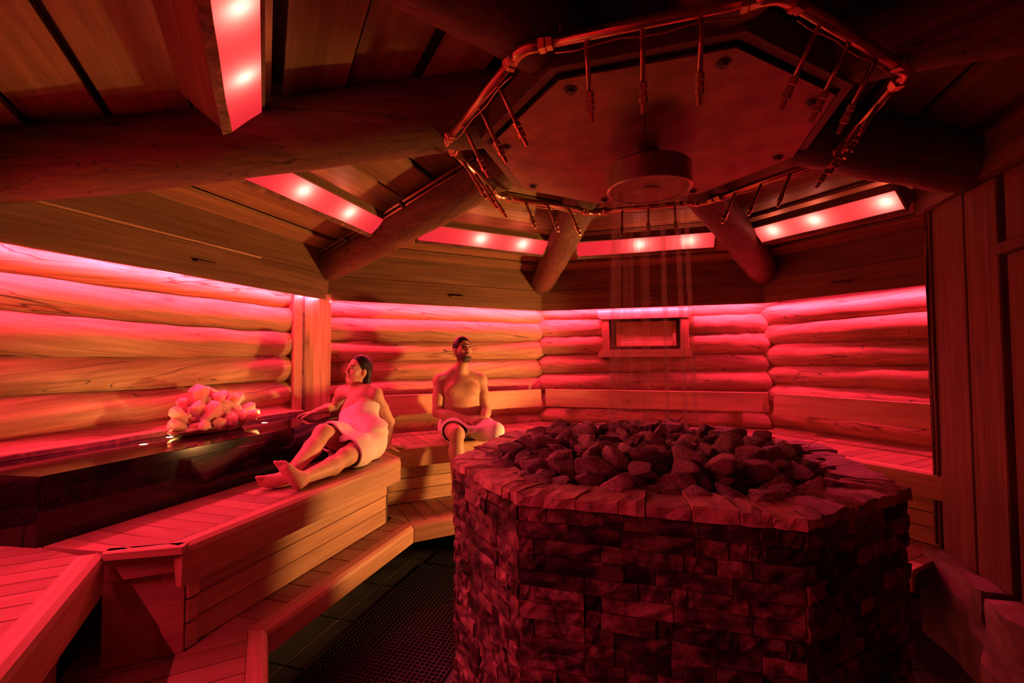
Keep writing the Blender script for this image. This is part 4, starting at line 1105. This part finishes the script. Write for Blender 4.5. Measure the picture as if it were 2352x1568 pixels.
# ---------------------------------------------------------------- the woman
def W(x, y, h): return np.array((x, y, EYE + h))
ws = nrm((.92, -.39, 0.0)); pel, che = W(-1.05, 3.25, -.575), W(-1.150, 3.475, -.265)
wu = nrm(che - pel); wf = nrm(np.cross(wu, ws)); wf = wf if wf[1] < 0 else -wf
RW = np.array([ws, wf, wu])
F = Field(W(-1.70, 2.30, -.72), W(-.72, 3.86, .08), RES)
F.ell(pel, (.158, .105, .115), RW, .03)
F.ell(pel + np.array((-.01, .03, -.02)), (.145, .12, .09), None, .03)
F.ell(pel + (che - pel) * .42, (.105, .072, .11), RW, .06)
F.ell(pel + (che - pel) * .82, (.112, .082, .12), RW, .06)
for s in (-1, 1): F.ell(pel + (che - pel) * .62 + ws * (s * .050 - .01) + wf * .050, (.046, .038, .046), RW, .04)
shL, shR = W(-1.005, 3.42, -.262), W(-1.300, 3.545, -.266)
F.cap(shL * .82 + shR * .18, shL * .18 + shR * .82, .036, .036, .05)
neck = che + wu * .055
for s, sh_ in ((1, shL), (-1, shR)): F.cap(sh_ * .72 + che * .28 + wu * .02, neck + wu * .035, .017, .022, .02)
whc = W(-1.160, 3.505, -.086); whR = headframe(np.array((-.56, -.82, .14)), (.06, -.08, 1))
head(F, whc, whR, .93, neck)
for sh_, el_, wr_ in ((shL, W(-.925, 3.52, -.475), W(-.955, 3.575, -.655)), (shR, W(-1.40, 3.665, -.375), W(-1.44, 3.425, -.385))):
    F.ell(sh_, (.050, .050, .054), None, .025)
    F.cap(sh_, (sh_ + el_) / 2, .042, .040, .02); F.cap((sh_ + el_) / 2, el_, .040, .034, .012)
    F.cap(el_, el_ * .6 + wr_ * .4, .034, .036, .012); F.cap(el_ * .6 + wr_ * .4, wr_, .036, .023, .012)
hand(F, W(-.955, 3.575, -.662), (.92, .15, -.05), (0.1, -.1, 1), 1, curl=.08, spread=.22, sc=.92)
hand(F, W(-1.44, 3.425, -.388), (-.97, .08, -.16), (-.1, 0, 1), -1, curl=.12, spread=.16, sc=.92)
hR_, hL_ = W(-1.13, 3.26, -.585), W(-.975, 3.20, -.59)
for hip, kn, an in ((hR_, W(-1.185, 2.915, -.465), W(-1.225, 2.545, -.635)), (hL_, W(-1.025, 2.865, -.602), W(-1.130, 2.490, -.640))):
    F.cap(hip, hip * .45 + kn * .55, .088, .074, .03); F.cap(hip * .45 + kn * .55, kn, .074, .055, .02)
    F.ell(kn, (.054, .054, .054), None, .02)
    mid = kn * .68 + an * .32 + np.array((0, 0, -.014))
    F.cap(kn, mid, .050, .053, .02); F.cap(mid, an, .053, .031, .02)
foot(F, W(-1.130, 2.490, -.640), W(-1.120, 2.455, -.655), W(-1.205, 2.415, -.525), (-.1, -1, -.5), -1, .93)
foot(F, W(-1.225, 2.545, -.637), W(-1.225, 2.515, -.655), W(-1.335, 2.445, -.640), (-.3, -.8, -.2), 1, .93)
P, Q = F.mesh(); T = tint_base(P, SKIN_W); face_tint(T, P, whc, whR, .93)
woman = np_obj('person', P, Q, M_SKIN, W(-1.05, 3.2, -.69), None, T)
tag(woman, 'dark-haired woman in a white towel reclining with one hand on the granite counter', 'person')
F = Field(whc - np.array((.22, .22, .30)), whc + np.array((.26, .24, .18)), .0045)
L_ = lambda p: whc + whR.T @ (np.array(p) * .93)
F.ell(L_((0, -.020, .040)), np.array((.080, .098, .088)) * .93, whR, .01)
for s in (-1, 1):
    F.cap(L_((s * .05, -.045, .0)), L_((s * .062, -.055, -.13)), .036, .030, .03); F.cap(L_((s * .062, -.055, -.13)), L_((s * .066, -.05, -.20)), .030, .016, .02)
F.cap(L_((0, -.07, .0)), L_((0, -.075, -.16)), .045, .035, .03)
F.ell(L_((0, .092, -.030)), (.084, .080, .108), whR, .008, 'sub')
F.ell(L_((0, .02, -.06)), (.062, .075, .045), whR, .01, 'sub')
np_obj('hair', *F.mesh(), M_HAIR, W(-1.05, 3.2, -.69), woman)
F = Field(W(-1.40, 2.85, -.70), W(-.72, 3.72, -.24), RES)
F.ell(pel, (.156, .105, .115), RW, .03, inf=.014); F.ell(pel + np.array((-.01, .03, -.02)), (.140, .12, .09), None, .05, inf=.014)
F.ell(pel + (che - pel) * .52 - ws * .004, (.114, .086, .34), RW, .12, inf=.014)
for s in (-1, 1): F.ell(pel + (che - pel) * .58 + ws * (s * .048 - .008) + wf * .052, (.046, .036, .055), RW, .05, inf=.010)
for hip, kn in ((hR_, W(-1.185, 2.915, -.465)), (hL_, W(-1.025, 2.865, -.602))):
    F.cap(hip, hip * .45 + kn * .55, .088, .074, .06, inf=.016); F.cap(hip * .45 + kn * .55, kn, .074, .055, .06, inf=.018)
kR, kL = W(-1.185, 2.915, -.465), W(-1.025, 2.865, -.602)
for u in (.3, .5, .7, .9): F.cap(hR_ * (1 - u) + kR * u + np.array((0, 0, .06)), hL_ * (1 - u) + kL * u + np.array((0, 0, .06)), .022, .022, .05)
X, Y, Z = F.grid()
F.D = F.D + (.0060 * np.sin((Z * 3.1 + X * .9 - Y * .8) * 34) * np.clip((Z - (EYE - .56)) * 12, 0, 1) * np.clip(((EYE - .40) - Z) * 14, 0, 1)).astype(np.float32)
towel_shell(F)
F.cap(W(-1.16, 2.84, -.60), W(-1.09, 3.10, -.66), .070, .060, .004, 'sub')
F.cap(W(-1.095, 2.84, -.565), W(-1.07, 3.13, -.60), .052, .050, .004, 'sub')
F.plane(tuple(wu), float((pel + (che - pel) * .62) @ wu)); F.plane((-.36, -1, .0), -2.566); F.plane((0, 0, -1), -(EYE - .69 + .003))
np_obj('towel', *F.mesh(), M_TOWEL, W(-1.05, 3.2, -.69), woman)
